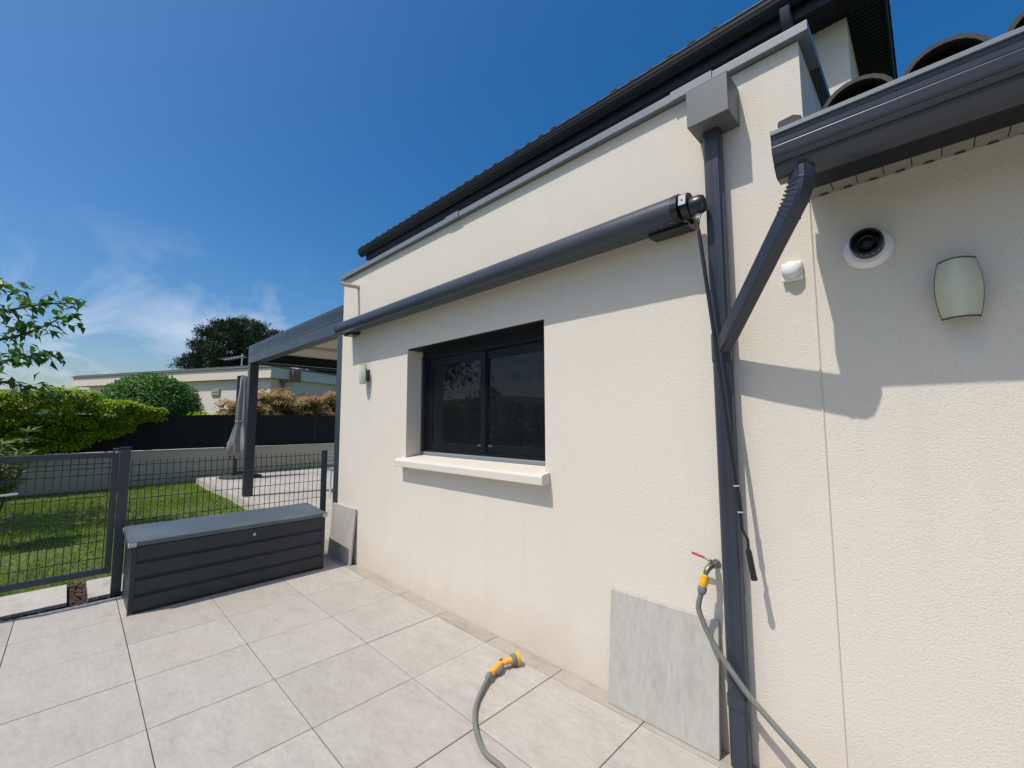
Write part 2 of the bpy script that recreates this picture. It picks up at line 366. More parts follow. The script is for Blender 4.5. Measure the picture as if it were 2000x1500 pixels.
# terrace: porcelain slabs on a dark bed, open joints
bed = MB().box(-1.215, 9.0, -9.0, -.002, -.15, -.022); terrace = structure(obj('terrace', bed, 'under'))
T = .6; GAP = .0045
def slab_mesh(name, lx, ly, th=.02, mat='tile'):
    mb = MB(); c = .0018
    x, y = lx/2, ly/2
    vs = [(-x, -y, -th), (x, -y, -th), (x, y, -th), (-x, y, -th), (-x, -y, -c), (x, -y, -c), (x, y, -c), (-x, y, -c), (-x+c, -y+c, 0), (x-c, -y+c, 0), (x-c, y-c, 0), (-x+c, y-c, 0)]
    mb.add(vs, [(0, 3, 2, 1)]+[(a, (a+1) % 4, 4+(a+1) % 4, 4+a) for a in range(4)]+[(4+a, 4+(a+1) % 4, 8+(a+1) % 4, 8+a) for a in range(4)]+[(8, 9, 10, 11)])
    return mesh_of(name, mb, mat)
full = slab_mesh('slab', T-GAP, T-GAP); cut = slab_mesh('cut_slab', T-GAP, .118-GAP, .02, 'cutt'); edge_t = None
for i in range(-2, 13):
    xc = (i+.5)*T
    place('cut_tile', cut, (xc, -.061, 0), terrace)
    for j in range(10):
        yc = -.12-(j+.5)*T
        o = place('tile', full, (xc+random.uniform(-.0006, .0006), yc+random.uniform(-.0006, .0006), random.uniform(-.0008, .0008)), terrace, (0, 0, random.choice((0, math.pi))))
structure(obj('planting_strip', MB().box(-2.06, -1.217, -9, -.05, -.16, -.05), 'soil'))
# bark chips
nc = 9000; cxp = RNG.uniform(-2.05, -1.235, nc); cyp = RNG.uniform(-4.2, -.1, nc)
on_ = np.zeros(nc, bool)
for yc in (-1.80, -2.535, -3.27): on_ |= (np.abs(cyp-yc) < .325) & (cxp < -1.335) & (cxp > -1.995)
cxp, cyp = cxp[~on_], cyp[~on_]; nc = len(cxp)
cP = np.stack([cxp, cyp, RNG.uniform(-.05, -.018, nc)], 1); cD = rdir(nc); cD[:, 2] *= .35
bo = leaves('bark_chips', cP, cD, rdir(nc)*.5+[0, 0, 1], RNG.uniform(.02, .06, nc), RNG.uniform(.012, .03, nc), 'bark', None, .15, .05); bo['kind'] = 'stuff'
bo['label'] = 'dark red brown bark mulch beside the pale stepping slabs'; bo['category'] = 'mulch'
stepm = slab_mesh('step_slab', .61, .6, .03, 'step')
path = structure(obj('stepping_path', MB().box(-1.96, -1.36, -4.0, -1.42, -.15, -.046), 'soil'))
for yc in (-1.80, -2.535, -3.27): place('stepping_slab', stepm, (-1.665, yc, -.004), path, (0, 0, R(random.uniform(-.6, .6))))

# pergola patio (raised pale paving beside the house)
patio = structure(obj('patio', MB().box(-9.85, -1.02, .06, 6.0, -.15, .085), 'concrete'))
pt = slab_mesh('patio_slab', .8-.006, .8-.006, .015, 'step')
for i in range(11):
    for j in range(7): place('patio_tile', pt, (-9.44+.8*i, .47+.8*j, .102), patio)

# ------------------------------------------------------------------ house
house = thing('house', 'cream rendered house with dark grey eaves and a flat roofed front', 'house')
XL, XR = -1.0, 3.843
wl = MB()
X = [XL, .50, 2.272, XR]; Z = [-.12, 1.20, 2.29, 3.345]
for i in range(3):
    for k in range(3):
        if i == 1 and k == 1: continue
        wl.quad((X[i], 0, Z[k]), (X[i+1], 0, Z[k]), (X[i+1], 0, Z[k+1]), (X[i], 0, Z[k+1]))
D_ = .195
wl.quad((.50, 0, Z[1]), (.50, 0, Z[2]), (.50, D_+.1, Z[2]), (.50, D_+.1, Z[1]))
wl.quad((2.272, 0, Z[1]), (2.272, D_+.1, Z[1]), (2.272, D_+.1, Z[2]), (2.272, 0, Z[2]))
wl.quad((.50, 0, Z[2]), (2.272, 0, Z[2]), (2.272, D_+.1, Z[2]), (.50, D_+.1, Z[2]))
wl.quad((.50, 0, Z[1]), (.50, D_+.1, Z[1]), (2.272, D_+.1, Z[1]), (2.272, 0, Z[1]))
wl.quad((XL, 0, -.12), (XL, 0, 3.345), (XL, 4, 3.345), (XL, 4, -.12))
wl.quad((XR, 0, 2.5), (XR, 2, 2.5), (XR, 2, 3.345), (XR, 0, 3.345))
wl.quad((XL, 0, 3.345), (XR, 0, 3.345), (XR, .25, 3.345), (XL, .25, 3.345))
front = obj('front_wall', wl, 'wall', house, fixn=False)
obj('flat_roof', MB().box(XL+.05, XR-.05, .25, 2.0, 3.0, 3.12), 'nroof', house)
obj('annex_wall', MB().box(XR+.006, 9.0, .001, .3, -.12, 2.60), 'wall', house)
# joint bead between the two walls
obj('wall_joint', MB().extr([(XR-.002, .002), (XR-.0015, -.0045), (XR+.0015, -.006), (XR+.0045, -.0045), (XR+.0075, .002)], 'z', 0, 2.55), 'sill', house)
# window
win = obj('window', MB().box(.502, 2.270, .262, .29, 1.235, 2.289), 'black', house)
fr = MB()
for a in ((.503, .565, .195, .257, 1.245, 2.255), (2.21, 2.269, .195, .257, 1.245, 2.255), (.565, 2.21, .195, .257, 1.245, 1.295), (.565, 2.21, .195, .257, 2.195, 2.255)): fr.box(*a)
obj('frame', fr, 'blk2', win, .003)
obj('roller_shutter_box', MB().extr([(.010, 2.2895), (.010, 2.278), (.178, 2.274), (.183, 2.225), (.250, 2.215), (.250, 2.2895)], 'x', .503, 2.269), 'soff', win, .002)
obj('bottom_rail', MB().extr([(.173, 1.2445), (.173, 1.268), (.179, 1.276), (.1945, 1.276), (.1945, 1.2445)], 'x', .503, 2.269), 'cop', win)
obj('guide_rail', MB().box(.503, .526, .163, .194, 1.28, 2.225), 'anth', win, .002); obj('guide_rail', MB().box(2.246, 2.269, .163, .194, 1.28, 2.225), 'anth', win, .002)
for nm, x0, x1, y in (('left', .566, 1.42, .223), ('right', 1.36, 2.209, .245)):
    s_ = MB()
    for a in ((x0, x0+.062, y-.013, y+.010, 1.296, 2.194), (x1-.062, x1, y-.013, y+.010, 1.296, 2.194), (x0+.062, x1-.062, y-.013, y+.010, 1.296, 1.37), (x0+.062, x1-.062, y-.013, y+.010, 2.12, 2.194)): s_.box(*a)
    obj('sash', s_, 'blk2', win, .002)
    obj('pane', MB().box(x0+.06, x1-.06, y-.003, y+.003, 1.368, 2.122), 'glass', win)
obj('insect_screen', MB().quad((.527, .191, 1.277), (2.245, .191, 1.277), (2.245, .191, 2.224), (.527, .191, 2.224)), 'mesh', win)
for x_ in (1.335, 1.475): obj('latch', MB().box(x_, x_+.045, .197, .207, 1.355, 1.372), 'grey', win, .002)
obj('window_sill', MB().extr([(.192, 1.243), (.0, 1.224), (-.07, 1.214), (-.082, 1.208), (-.086, 1.198), (-.086, 1.150), (-.082, 1.146), (-.07, 1.146), (-.062, 1.152), (.0, 1.152), (.003, 1.202), (.192, 1.202)], 'x', .502, 2.270), 'sill', house)
for x0, x1 in ((.440, .5015), (2.2705, 2.312)):
    obj('sill_horn', MB().extr([(-.001, 1.226), (-.07, 1.216), (-.082, 1.210), (-.086, 1.199), (-.086, 1.150), (-.082, 1.146), (-.07, 1.146), (-.001, 1.152)], 'x', x0, x1), 'sill', house)
# coping
cpf = [(-.042, 3.347), (-.042, 3.393), (-.036, 3.398), (.26, 3.390), (.26, 3.352), (-.030, 3.352), (-.030, 3.347)]
for x0, x1 in ((XL-.045, 1.262), (1.266, 3.37), (3.374, XR+.045)): obj('coping', MB().extr(cpf, 'x', x0, x1), 'cop', house, .0015)
sl_ = [(-.0455, 3.3455), (-.0455, 3.396), (-.038, 3.4025), (.262, 3.394), (.262, 3.3975), (-.040, 3.406), (-.049, 3.398), (-.049, 3.3455)]
for x0, x1 in ((1.17, 1.35), (3.25, 3.47)): obj('coping_sleeve', MB().extr(sl_, 'x', x0, x1), 'cop', house)
cps = [(XR+.043, 3.347), (XR+.043, 3.393), (XR+.036, 3.398), (XR-.25, 3.390), (XR-.25, 3.352), (XR+.030, 3.352), (XR+.030, 3.347)]
obj('coping', MB().extr(cps, 'y', .263, 2.09), 'anth', house, .0015)  # same metal as the front run; its shade is put into a darker colour
# leader head and main downpipe
dp = obj('downpipe', MB().rtube([(3.463, -.052, -.02), (3.463, -.052, 3.10)], .080, .062, ch=.010), 'pipe', house, 0, True)
rib = MB()
for dx in (-.012, -.004, .004, .018): rib.box(3.463+dx-.0012, 3.463+dx+.0012, -.0845, -.083, .33, 3.02)
obj('pipe_ribs', rib, 'pipe', dp)
obj('pipe_collar', MB().rtube([(3.463, -.052, .26), (3.463, -.052, .315)], .087, .069, ch=.011), 'pipe', dp, 0, True)
obj('pipe_collar', MB().rtube([(3.463, -.052, 1.86), (3.463, -.052, 2.00)], .087, .069, ch=.011), 'pipe', dp, 0, True)
for z_ in (.75, 2.4): obj('pipe_clip', MB().box(3.430, 3.496, -.020, -.0005, z_, z_+.03), 'pipe', dp)
hd = MB().box(3.382, 3.580, -.172, -.0005, 3.056, 3.250)
lh = obj('leader_head', hd, 'head', house, .0025)
obj('head_rim', MB().box(3.3815, 3.5805, -.1725, -.0005, 3.2505, 3.2545), 'cop', lh)
# branch pipe from the annex gutter
bpth = [(3.890, -.412, 2.512), (3.890, -.413, 2.475), (3.884, -.412, 2.440), (3.866, -.400, 2.405), (3.80, -.346, 2.325), (3.60, -.180, 2.080), (3.478, -.076, 1.932)]
sd = Vector((.68, -.73, 0))
br = obj('branch_pipe', MB().rtube(bpth, .060, .080, Vector((.7, .7, 0)), .010), 'pipe', house, 0, True)
crp = MB()
for k in range(8):
    t_ = k/7; a = Vector((3.888, -.412, 2.470)).lerp(Vector((3.834, -.374, 2.366)), t_)
    d_ = Vector((-.15, .05, -1)).lerp(Vector((-.75, .57, -1)), t_).normalized()
    crp.rtube([a-d_*.0035, a+d_*.0035], .0655, .0855, Vector((.7, .7, 0)), .012)
obj('crimped_elbow', crp, 'pipe', br, .001)
# annex eave: fascia, soffit, gutter, tiles
obj('eave_fascia', MB().box(XR-.02, 9, -.350, -.137, 2.548, 2.66), 'soff', house, .003)
sf = obj('eave_soffit', MB().box(XR+.006, 9, -.1365, -.0005, 2.568, 2.60), 'soff2', house)
x_ = XR+.06
while x_ < 5.2:
    obj('soffit_vent', MB().add([(x_-.010, -.022, 2.5672), (x_+.012, -.022, 2.5672), (x_+.016, -.004, 2.5672), (x_-.016, -.004, 2.5672), (x_-.010, -.022, 2.566), (x_+.012, -.022, 2.566), (x_+.016, -.004, 2.566), (x_-.016, -.004, 2.566)], [(0, 1, 2, 3), (4, 7, 6, 5), (0, 4, 5, 1), (1, 5, 6, 2), (2, 6, 7, 3), (3, 7, 4, 0)]), 'black', sf)
    obj('soffit_seam', MB().box(x_+.034, x_+.0365, -.135, -.024, 2.5665, 2.5679), 'soff', sf)
    x_ += .083
go_ = [(-0.3540, 2.6540), (-0.3540, 2.5060), (-0.4050, 2.5040), (-0.4220, 2.5090), (-0.4360, 2.5250), (-0.4480, 2.5340), (-0.4520, 2.5440), (-0.4480, 2.5480), (-0.4560, 2.5540), (-0.4640, 2.5640), (-0.4610, 2.5690), (-0.4700, 2.5770), (-0.4750, 2.6040), (-0.4735, 2.6080), (-0.4760, 2.6100), (-0.4780, 2.6280), (-0.4765, 2.6310), (-0.4790, 2.6330), (-0.4800, 2.6460), (-0.4840, 2.6480), (-0.4840, 2.6540), (-0.4700, 2.6540)]
gi_ = [(-0.4700, 2.6460), (-0.4630, 2.5870), (-0.4400, 2.5570), (-0.4100, 2.5220), (-0.3650, 2.5220), (-0.3650, 2.6540)]
gt = obj('gutter', MB().extr(go_+gi_, 'x', 3.814, 9.0), 'gut', house)
obj('gutter_end_cap', MB().extr([p for p in go_[:-2]]+[(-.470, 2.653)], 'x', 3.810, 3.8135), 'gut', gt)
obj('gutter_lip', MB().box(3.811, 9.0, -.4885, -.4845, 2.646, 2.662), 'cop', gt, .001)
obj('roof_comb', MB().extr([(3.826, 2.66), (3.826, 2.718), (3.831, 2.724), (3.878, 2.728), (3.902, 2.714), (3.902, 2.66)], 'y', -.43, -.37), 'black', house)
def canal(a, b_, th, ln, slope, seg=12):
    mb = MB()
    for yy, zz_ in ((0, 0), (ln, ln*slope)):
        for rr_ in ((a, b_), (a-th, b_-th)):
            for k in range(seg+1):
                t_ = math.pi*k/seg; mb.v.append((rr_[0]*math.cos(t_), yy, zz_+rr_[1]*math.sin(t_)))
    n_ = seg+1
    for k in range(seg):
        mb.f += [(k, k+1, n_+k+1, n_+k), (2*n_+k, 3*n_+k, 3*n_+k+1, 2*n_+k+1), (k, 2*n_+k, 2*n_+k+1, k+1), (n_+k, n_+k+1, 3*n_+k+1, 3*n_+k)]
    mb.f += [(0, n_, 3*n_, 2*n_), (n_-1, 3*n_-1, 4*n_-1, 2*n_-1)]
    return mesh_of('canal_tile', mb, 'rtile', True)
roof = obj('annex_roof', MB().extr([(-.42, 2.662), (2.4, 3.50), (2.4, 3.46), (-.42, 2.63)], 'x', XR+.01, 9.0), 'rtile', house)
ct = canal(.104, .100, .014, .42, .30)
for i in range(14):
    for r__ in range(2): place('roof_tile', ct, (4.066+.2165*i+random.uniform(-.004, .004), -.466+.36*r__, 2.640+.108*r__+.012*r__), roof, (0, R(random.uniform(-2, 2)), R(random.uniform(-1.2, 1.2))))
# main roof over the taller part
UY = 2.10
obj('upper_wall', MB().box(-4.0, 3.872, UY, 7.0, -.1, 4.97), 'upper', house)
usf = obj('upper_soffit', MB().box(-4.14, 4.10, 1.835, UY-.001, 4.972, 5.0), 'soff', house)
obj('upper_soffit_side', MB().box(3.8725, 4.10, UY, 7.0, 4.972, 5.0), 'soff', house)
rb = MB(); x_ = -4.1
while x_ < 4.06: rb.box(x_, x_+.022, 1.838, UY-.001, 4.966, 4.9718); x_ += .05
obj('soffit_slat', rb, 'soff', usf)['kind'] = 'stuff'
rb = MB(); y_ = UY
while y_ < 4.5: rb.box(3.88, 4.098, y_, y_+.022, 4.966, 4.9718); y_ += .05
obj('soffit_slat', rb, 'soff', usf)['kind'] = 'stuff'
obj('upper_fascia', MB().box(-4.142, 4.102, 1.815, 1.834, 4.955, 5.20), 'soff', house, .003)
obj('side_fascia', MB().box(4.1025, 4.124, 1.835, 7, 4.955, 5.20), 'soff', house, .003)
ug = [(1.812, 5.205), (1.812, 5.065), (1.775, 5.062), (1.757, 5.068), (1.745, 5.088), (1.728, 5.098), (1.724, 5.112), (1.714, 5.122), (1.708, 5.150), (1.711, 5.154), (1.705, 5.160), (1.702, 5.195), (1.697, 5.198), (1.697, 5.206), (1.712, 5.206), (1.712, 5.19), (1.73, 5.12), (1.76, 5.08), (1.80, 5.078), (1.80, 5.205)]
ugo = obj('upper_gutter', MB().extr(ug, 'x', -4.29, 4.124), 'soff', house)
obj('gutter_lip', MB().box(-4.29, 4.124, 1.694, 1.713, 5.2065, 5.210), 'cop', ugo)
obj('gutter_outlet', MB().rtube([(3.50, 1.76, 5.07), (3.50, 1.77, 5.0), (3.51, 1.82, 4.90), (3.53, 1.93, 4.78), (3.54, 1.955, 4.70), (3.54, 1.955, 3.2)], .08, .06, ch=.01), 'pipe', ugo, 0, True)
uroof = obj('upper_roof', MB().add([(-4.2, 1.76, 5.20), (4.13, 1.76, 5.20), (4.13, 9, 5.20), (-4.2, 9, 5.20), (-1.2, 5.2, 6.2), (1.2, 5.2, 6.2)], [(0, 1, 5, 4), (1, 2, 5), (2, 3, 4, 5), (3, 0, 4), (0, 3, 2, 1)]), 'rtile', house)
ct2 = canal(.082, .055, .012, .40, .29, 10)
for i in range(39): place('roof_tile', ct2, (-4.13+.2145*i, 1.712+random.uniform(-.008, .008), 5.196), uroof, (0, R(random.uniform(-2, 2)), 0))
for i in range(34): place('roof_tile', ct2, (4.140, 1.82+.152*i, 5.180), uroof, (0, 0, R(90)))

# ------------------------------------------------------------------ awning
aw = thing('awning', 'long anthracite cassette awning rolled up above the window', 'awning', (1.3, 0, 2.6))
apf = [(-.030, 2.712), (-.075, 2.728), (-.12, 2.737), (-.15, 2.735), (-.175, 2.727), (-.195, 2.712), (-.209, 2.690), (-.215, 2.664), (-.213, 2.642), (-.206, 2.622), (-.198, 2.610), (-.196, 2.600), (-.150, 2.5995), (-.147, 2.603), (-.143, 2.603), (-.140, 2.599), (-.070, 2.598), (-.035, 2.612)]
cs = obj('cassette', MB().extr(apf, 'x', -.730, 3.292), 'anth', aw, 0, True)
cy_, cz_ = -.135, 2.664
def grow(p, s): return [((a-cy_)*s+cy_, (b_-cz_)*s+cz_) for a, b_ in p]
for x0, x1 in ((-.744, -.7305), (3.2925, 3.327)): obj('end_cap', MB().extr(grow(apf, 1.03), 'x', x0, x1), 'blk2', aw, .004)
hx = [(cy_+.066*math.cos(R(a)), cz_+.002+.066*math.sin(R(a))) for a in range(0, 360, 30)]
gb = obj('gear_box', MB().extr(hx, 'x', 3.333, 3.373), 'blk2', aw, .004)
obj('screw_plate', MB().add([(3.335, -.196, 2.700), (3.371, -.196, 2.700), (3.371, -.2035, 2.650), (3.335, -.2035, 2.650), (3.335, -.2, 2.703), (3.371, -.2, 2.703), (3.371, -.2075, 2.650), (3.335, -.2075, 2.650)], [(0, 1, 2, 3), (4, 7, 6, 5), (0, 4, 5, 1), (1, 5, 6, 2), (2, 6, 7, 3), (3, 7, 4, 0)]), 'clip', gb)
obj('screw', MB().lathe([(.0045, 0), (.0045, .002)], (3.353, -.2045, 2.675), (0, -1, .1), 10), 'black', gb)
obj('gear_hub', MB().lathe([(.030, 0), (.046, .004), (.048, .02), (.047, .05), (.040, .064), (.022, .068)], (3.3735, cy_-.005, cz_-.012), (1, 0, 0), 24), 'blk2', aw, 0, True)
obj('axle', MB().lathe([(.03, 0), (.03, .008)], (3.3265, cy_, cz_), (1, 0, 0), 16), 'blk2', aw)
for x0, x1 in ((3.125, 3.345), (-.715, -.525)):
    obj('wall_bracket', MB().extr([(-.0005, 2.660), (-.0005, 2.600), (-.015, 2.580), (-.105, 2.576), (-.112, 2.582), (-.112, 2.5975), (-.06, 2.5975), (-.03, 2.612), (-.025, 2.660)], 'x', x0, x1), 'blk2', aw, .002)
for dx in (-.03, .02): obj('screw', MB().lathe([(.004, 0), (.003, .003)], (3.25+dx, -.155, 2.5985), (0, 0, -1), 8), 'clip', aw)
ey = MB()
def ring(mb, c, r_, rad, ax1, ax2, seg=16):
    c = Vector(c); a1 = Vector(ax1).normalized(); a2 = Vector(ax2).normalized()
    mb.tube([c+a1*r_*math.cos(2*math.pi*k/seg)+a2*r_*math.sin(2*math.pi*k/seg) for k in range(seg+1)], rad, 6, False)
ring(ey, (3.410, -.150, 2.588), .013, .0035, (1, 0, 0), (0, 0, 1)); ey.tube([(3.410, -.150, 2.600), (3.410, -.148, 2.625)], .004, 8)
obj('crank_eye', ey, 'steel', aw, 0, True)
# crank rod hanging from the eye
ck = thing('crank_rod', 'thin black awning crank hanging in front of the grey downpipe', 'crank', (3.56, -.13, .86))
top = Vector((3.411, -.152, 2.545)); bot = Vector((3.528, -.145, 1.262))
hk = MB(); ring(hk, (3.410, -.151, 2.564), .014, .0035, (0, 1, 0), (0, 0, 1)); hk.tube([(3.411, -.151, 2.551), (3.4115, -.152, 2.520)], .004, 8)
obj('hook', hk, 'blk2', ck, 0, True)
obj('rod', MB().tube([Vector((3.4115, -.152, 2.523)), Vector((3.4135, -.152, 2.49)), bot], [.006, .0095, .0095], 10), 'blk2', ck, 0, True)
dd = (bot-top).normalized()
obj('sleeve', MB().lathe([(.008, 0), (.0115, .003), (.0115, .12), (.008, .124)], bot-dd*.02, dd, 14), 'black', ck, 0, True)
for h_ in (-.018, .098): obj('ring', MB().lathe([(.0125, 0), (.0125, .006)], bot+dd*h_, dd, 14), 'clip', ck)
k1 = bot+dd*.10; k2 = k1+Vector((.008, -.014, -.075)); k3 = k2+Vector((.012, .030, -.045)); k4 = Vector((3.556, -.118, .985))
obj('arm', MB().tube([k1, k2, k3, k4], [.0075, .0075, .0065, .0065], 8), 'blk2', ck, 0, True)
kd = (Vector((3.572, -.116, .868))-k4).normalized()
obj('grip', MB().lathe([(.0085, -.012), (.0125, 0), (.0125, .105), (.0145, .112), (.0135, .120)], k4, kd, 14), 'black', ck, 0, True)

# ------------------------------------------------------------------ wall fittings
def wall_lamp(x, z, label):
    t_ = thing('wall_lamp', label, 'lamp', (x, 0, z), 'twin wall lamps')
    obj('back_plate', MB().box(x-.032, x+.032, -.016, -.0005, z-.075, z+.055), 'bracket', t_, .005)
    obj('bracket', MB().extr([(-.016, z+.03), (-.055, z+.045), (-.058, z-.045), (-.016, z-.03)], 'x', x-.036, x+.036), 'bracket', t_, .006)
    ny, nx = 14, 12; sh = MB()
    def pt_(u, v, off):
        hw = .048+.0125*(1-v*v)                       # barrel outline
        return (x+u*hw, -.060-.040*(1-u*u)-.010*(1-v*v)-off, z+v*.104)
    for off in (0, -.006):
        for j in range(ny+1):
            for i in range(nx+1): sh.v.append(pt_(-1+2*i/nx, -1+2*j/ny, off))
    W_ = nx+1; O_ = W_*(ny+1)
    for j in range(ny):
        for i in range(nx):
            a = j*W_+i; sh.f += [(a, a+1, a+W_+1, a+W_), (O_+a, O_+a+W_, O_+a+W_+1, O_+a+1)]
    for i in range(nx): sh.f += [(i, O_+i, O_+i+1, i+1), (ny*W_+i, ny*W_+i+1, O_+ny*W_+i+1, O_+ny*W_+i)]
    for j in range(ny): a = j*W_; sh.f += [(a, a+W_, O_+a+W_, O_+a), (a+nx, O_+a+nx, O_+a+W_+nx, a+W_+nx)]
    obj('glass_shade', sh, 'shade', t_, 0, True)
    for v in (-1, 1):                                  # dark edging top and bottom
        obj('edge_trim', MB().tube([Vector(pt_(-1+2*i/nx, v*1.012, -.003)) for i in range(nx+1)], .0042, 6), 'bracket', t_, 0, True)
    for u in (-1, 1): obj('side_trim', MB().tube([Vector(pt_(u*1.0, -1+2*j/ny, -.008)) for j in range(ny+1)], .0022, 6), 'bracket', t_, 0, True)
    obj('holder', MB().extr([(-.058, z+.06), (-.066, z+.098), (-.060, z+.10), (-.040, z+.05), (-.040, z-.05), (-.060, z-.10), (-.066, z-.098), (-.058, z-.06)], 'x', x-.046, x+.046), 'bracket', t_, .003)
wall_lamp(4.279, 2.043, 'pale green glass wall lamp on the shaded wall under the gutter')
wall_lamp(-.300, 2.098, 'pale green glass wall lamp left of the window under the awning')
vt = thing('flue_vent', 'black slotted flue outlet with a white collar on the shaded wall', 'vent', (4.035, 0, 2.283))
obj('collar', MB().lathe([(.060, .0004), (.083, .001), (.082, .006), (.066, .020), (.058, .022)], (4.035, 0, 2.281), (0, -1, 0), 40), 'white', vt, 0, True)
vc = Vector((4.036, 0, 2.296))
vb = vc-Vector((0, 0, .008))
obj('tube', MB().lathe([(.052, .008), (.054, .018), (.054, .086), (.0515, .090), (.047, .089), (.0455, .084), (.0455, .026)], vb, (0, -1, 0), 36), 'black', vt, 0, True)
obj('core', MB().lathe([(.030, .026), (.030, .074), (.026, .078), (.022, .074), (.021, .040)], vb, (0, -1, 0), 28), 'black', vt, 0, True)
for k in range(18):
    a = 2*math.pi*(k+.5)/18; u_ = Vector((math.cos(a), 0, math.sin(a))); s_ = Vector((-math.sin(a), 0, math.cos(a)))
    p_ = vb+Vector((0, -.064, 0))+u_*.0537
    obj('lit_slot', MB().rtube([p_, p_+Vector((0, -.014, 0))], .010, .0024, s_, .0008), 'grey', vt)  # solid tabs; light seen through the slots is painted in as grey
sn = thing('sensor', 'small white domed sensor box on the sunlit wall by the joint', 'sensor', (3.766, 0, 2.25))
obj('base', MB().box(3.726, 3.806, -.026, -.0005, 2.206, 2.288), 'white', sn, .004)
obj('dome', MB().lathe([(.0405, 0), (.0400, .004), (.037, .012), (.030, .020), (.018, .025), (.004, .0265)], (3.766, -.0262, 2.2545), (0, -1, 0), 32), 'white', sn, 0, True)
sp_ = thing('rain_spout', 'short beige overflow spout below the coping at the left corner', 'spout', (-.62, 0, 3.18))
obj('pipe', MB().lathe([(.024, -.02), (.024, .205), (.020, .205), (.020, .02)], (-.605, 0, 3.172), (-.06, -1, -.03), 20), 'beige', sp_, 0, True)
obj('flange', MB().lathe([(.034, 0), (.034, .004), (.026, .006)], (-.605, -.0004, 3.172), (-.06, -1, -.03), 20), 'beige', sp_, 0, True)
# tap
tp_ = thing('tap', 'nickel garden tap with a red lever on the cream wall', 'tap', (3.372, 0, .865))
tb = MB().tube([(3.372, .01, .866), (3.371, -.032, .867)], .0115, 12); tb.lathe([(.022, 0), (.022, .004), (.013, .008)], (3.372, -.0004, .866), (0, -1, 0), 16)
tb.tube([(3.371, -.026, .867), (3.366, -.058, .868), (3.360, -.082, .858), (3.354, -.092, .842), (3.351, -.096, .828)], [.014, .016, .014, .012, .011], 12)
body = obj('body', tb, 'brass', tp_, 0, True)
obj('spindle', MB().tube([(3.366, -.056, .880), (3.365, -.058, .897)], [.009, .006], 10), 'brass', body, 0, True)
obj('lever_arm', MB().rtube([(3.368, -.060, .888), (3.354, -.066, .893), (3.336, -.070, .906)], .004, .014, Vector((0, 0, 1)), .001), 'steel', tp_)
obj('lever', MB().rtube([(3.340, -.069, .904), (3.312, -.074, .911), (3.284, -.080, .919)], .009, .016, Vector((0, 0, 1)), .003), 'red', tp_, 0, True)
# hose with its connector and spray gun
hs = thing('garden_hose', 'grey garden hose running from the tap down across the downpipe', 'hose', (3.33, -.1, 0))
hp = [(3.334, -.110, .742), (3.322, -.112, .700), (3.322, -.113, .660), (3.350, -.114, .592), (3.398, -.115, .511), (3.451, -.116, .448), (3.521, -.117, .369), (3.598, -.119, .305), (3.680, -.122, .243), (3.757, -.128, .190), (3.90, -.15, .105), (4.05, -.20, .040), (4.22, -.32, .014), (4.38, -.60, .014), (4.36, -1.0, .014), (4.05, -1.38, .014), (3.6, -1.45, .014), (3.2, -1.20, .014), (2.93, -.95, .014), (2.735, -.835, .014), (2.575, -.822, .014), (2.443, -.762, .014), (2.345, -.690, .014), (2.275, -.615, .016), (2.215, -.52, .024), (2.172, -.440, .032)]
def spline(pts, n=8):
    pts = [Vector(p) for p in pts]; q = [pts[0]]+pts+[pts[-1]]; o_ = []
    for i in range(1, len(q)-2):
        for k in range(n):
            t_ = k/n; a, b_, c, d = q[i-1], q[i], q[i+1], q[i+2]
            o_.append(.5*((2*b_)+(c-a)*t_+(2*a-5*b_+4*c-d)*t_*t_+(3*b_-a-3*c+d)*t_**3))
    return o_+[pts[-1]]
obj('hose_line', MB().tube(spline(hp, 7), .0125, 12), 'hose', hs, 0, True)
ca = Vector((3.3505, -.0965, .829)); cb = Vector((3.334, -.110, .742)); cd = (cb-ca).normalized()
obj('quick_connector', MB().lathe([(.014, -.004), (.0185, 0), (.0195, .012), (.0180, .014), (.0190, .018), (.0200, .040), (.0185, .052), (.016, .053)], ca, cd, 18), 'yellow', hs, 0, True)
obj('grip_ring', MB().lathe([(.016, .054), (.0195, .056), (.0215, .064), (.0205, .078), (.0165, .088), (.0130, .089)], ca, cd, 10), 'grey', hs, .001)
sg = thing('spray_gun', 'yellow and grey hose spray gun lying on the terrace slabs', 'spray gun', (2.15, -.3, 0))
b0 = Vector((2.172, -.440, .032)); b1 = Vector((2.152, -.392, .034)); b2 = Vector((2.128, -.282, .040)); b3 = Vector((2.143, -.238, .042)); b4 = Vector((2.170, -.165, .044))
hd_ = (b1-b0).normalized()
obj('connector', MB().lathe([(.014, -.006), (.0195, 0), (.0215, .012), (.0205, .030), (.018, .036)], b0, hd_, 10), 'grey', sg, .001)
obj('handle', MB().tube(spline([b1-hd_*.010, b1, b1.lerp(b2, .35), b1.lerp(b2, .75), b2, b3, b3.lerp(b4, .35)], 4), [.0175]*4+[.0205]*4+[.0195]*4+[.0170]*4+[.0175]*4+[.0200]*4+[.0270], 14), 'yellow', sg, 0, True)
n1 = b1.lerp(b2, .30)+Vector((.0145, 0, -.010)); n2 = b1.lerp(b2, .62)+Vector((.020, 0, -.011)); n3 = b2+Vector((.012, -.002, -.010))
obj('trigger_grip', MB().tube(spline([n1-Vector((0, .01, 0)), n1, n2, n3], 4), [.006]*3+[.010]*2+[.0165]*4+[.0155]*2+[.010]*2, 12), 'grey', sg, 0, True)
ha = (b4-b3).normalized()
obj('head_ring', MB().lathe([(.0255, 0), (.0315, .003), (.034, .012), (.034, .028), (.031, .030)], b3.lerp(b4, .30), ha, 26), 'grey', sg, 0, True)
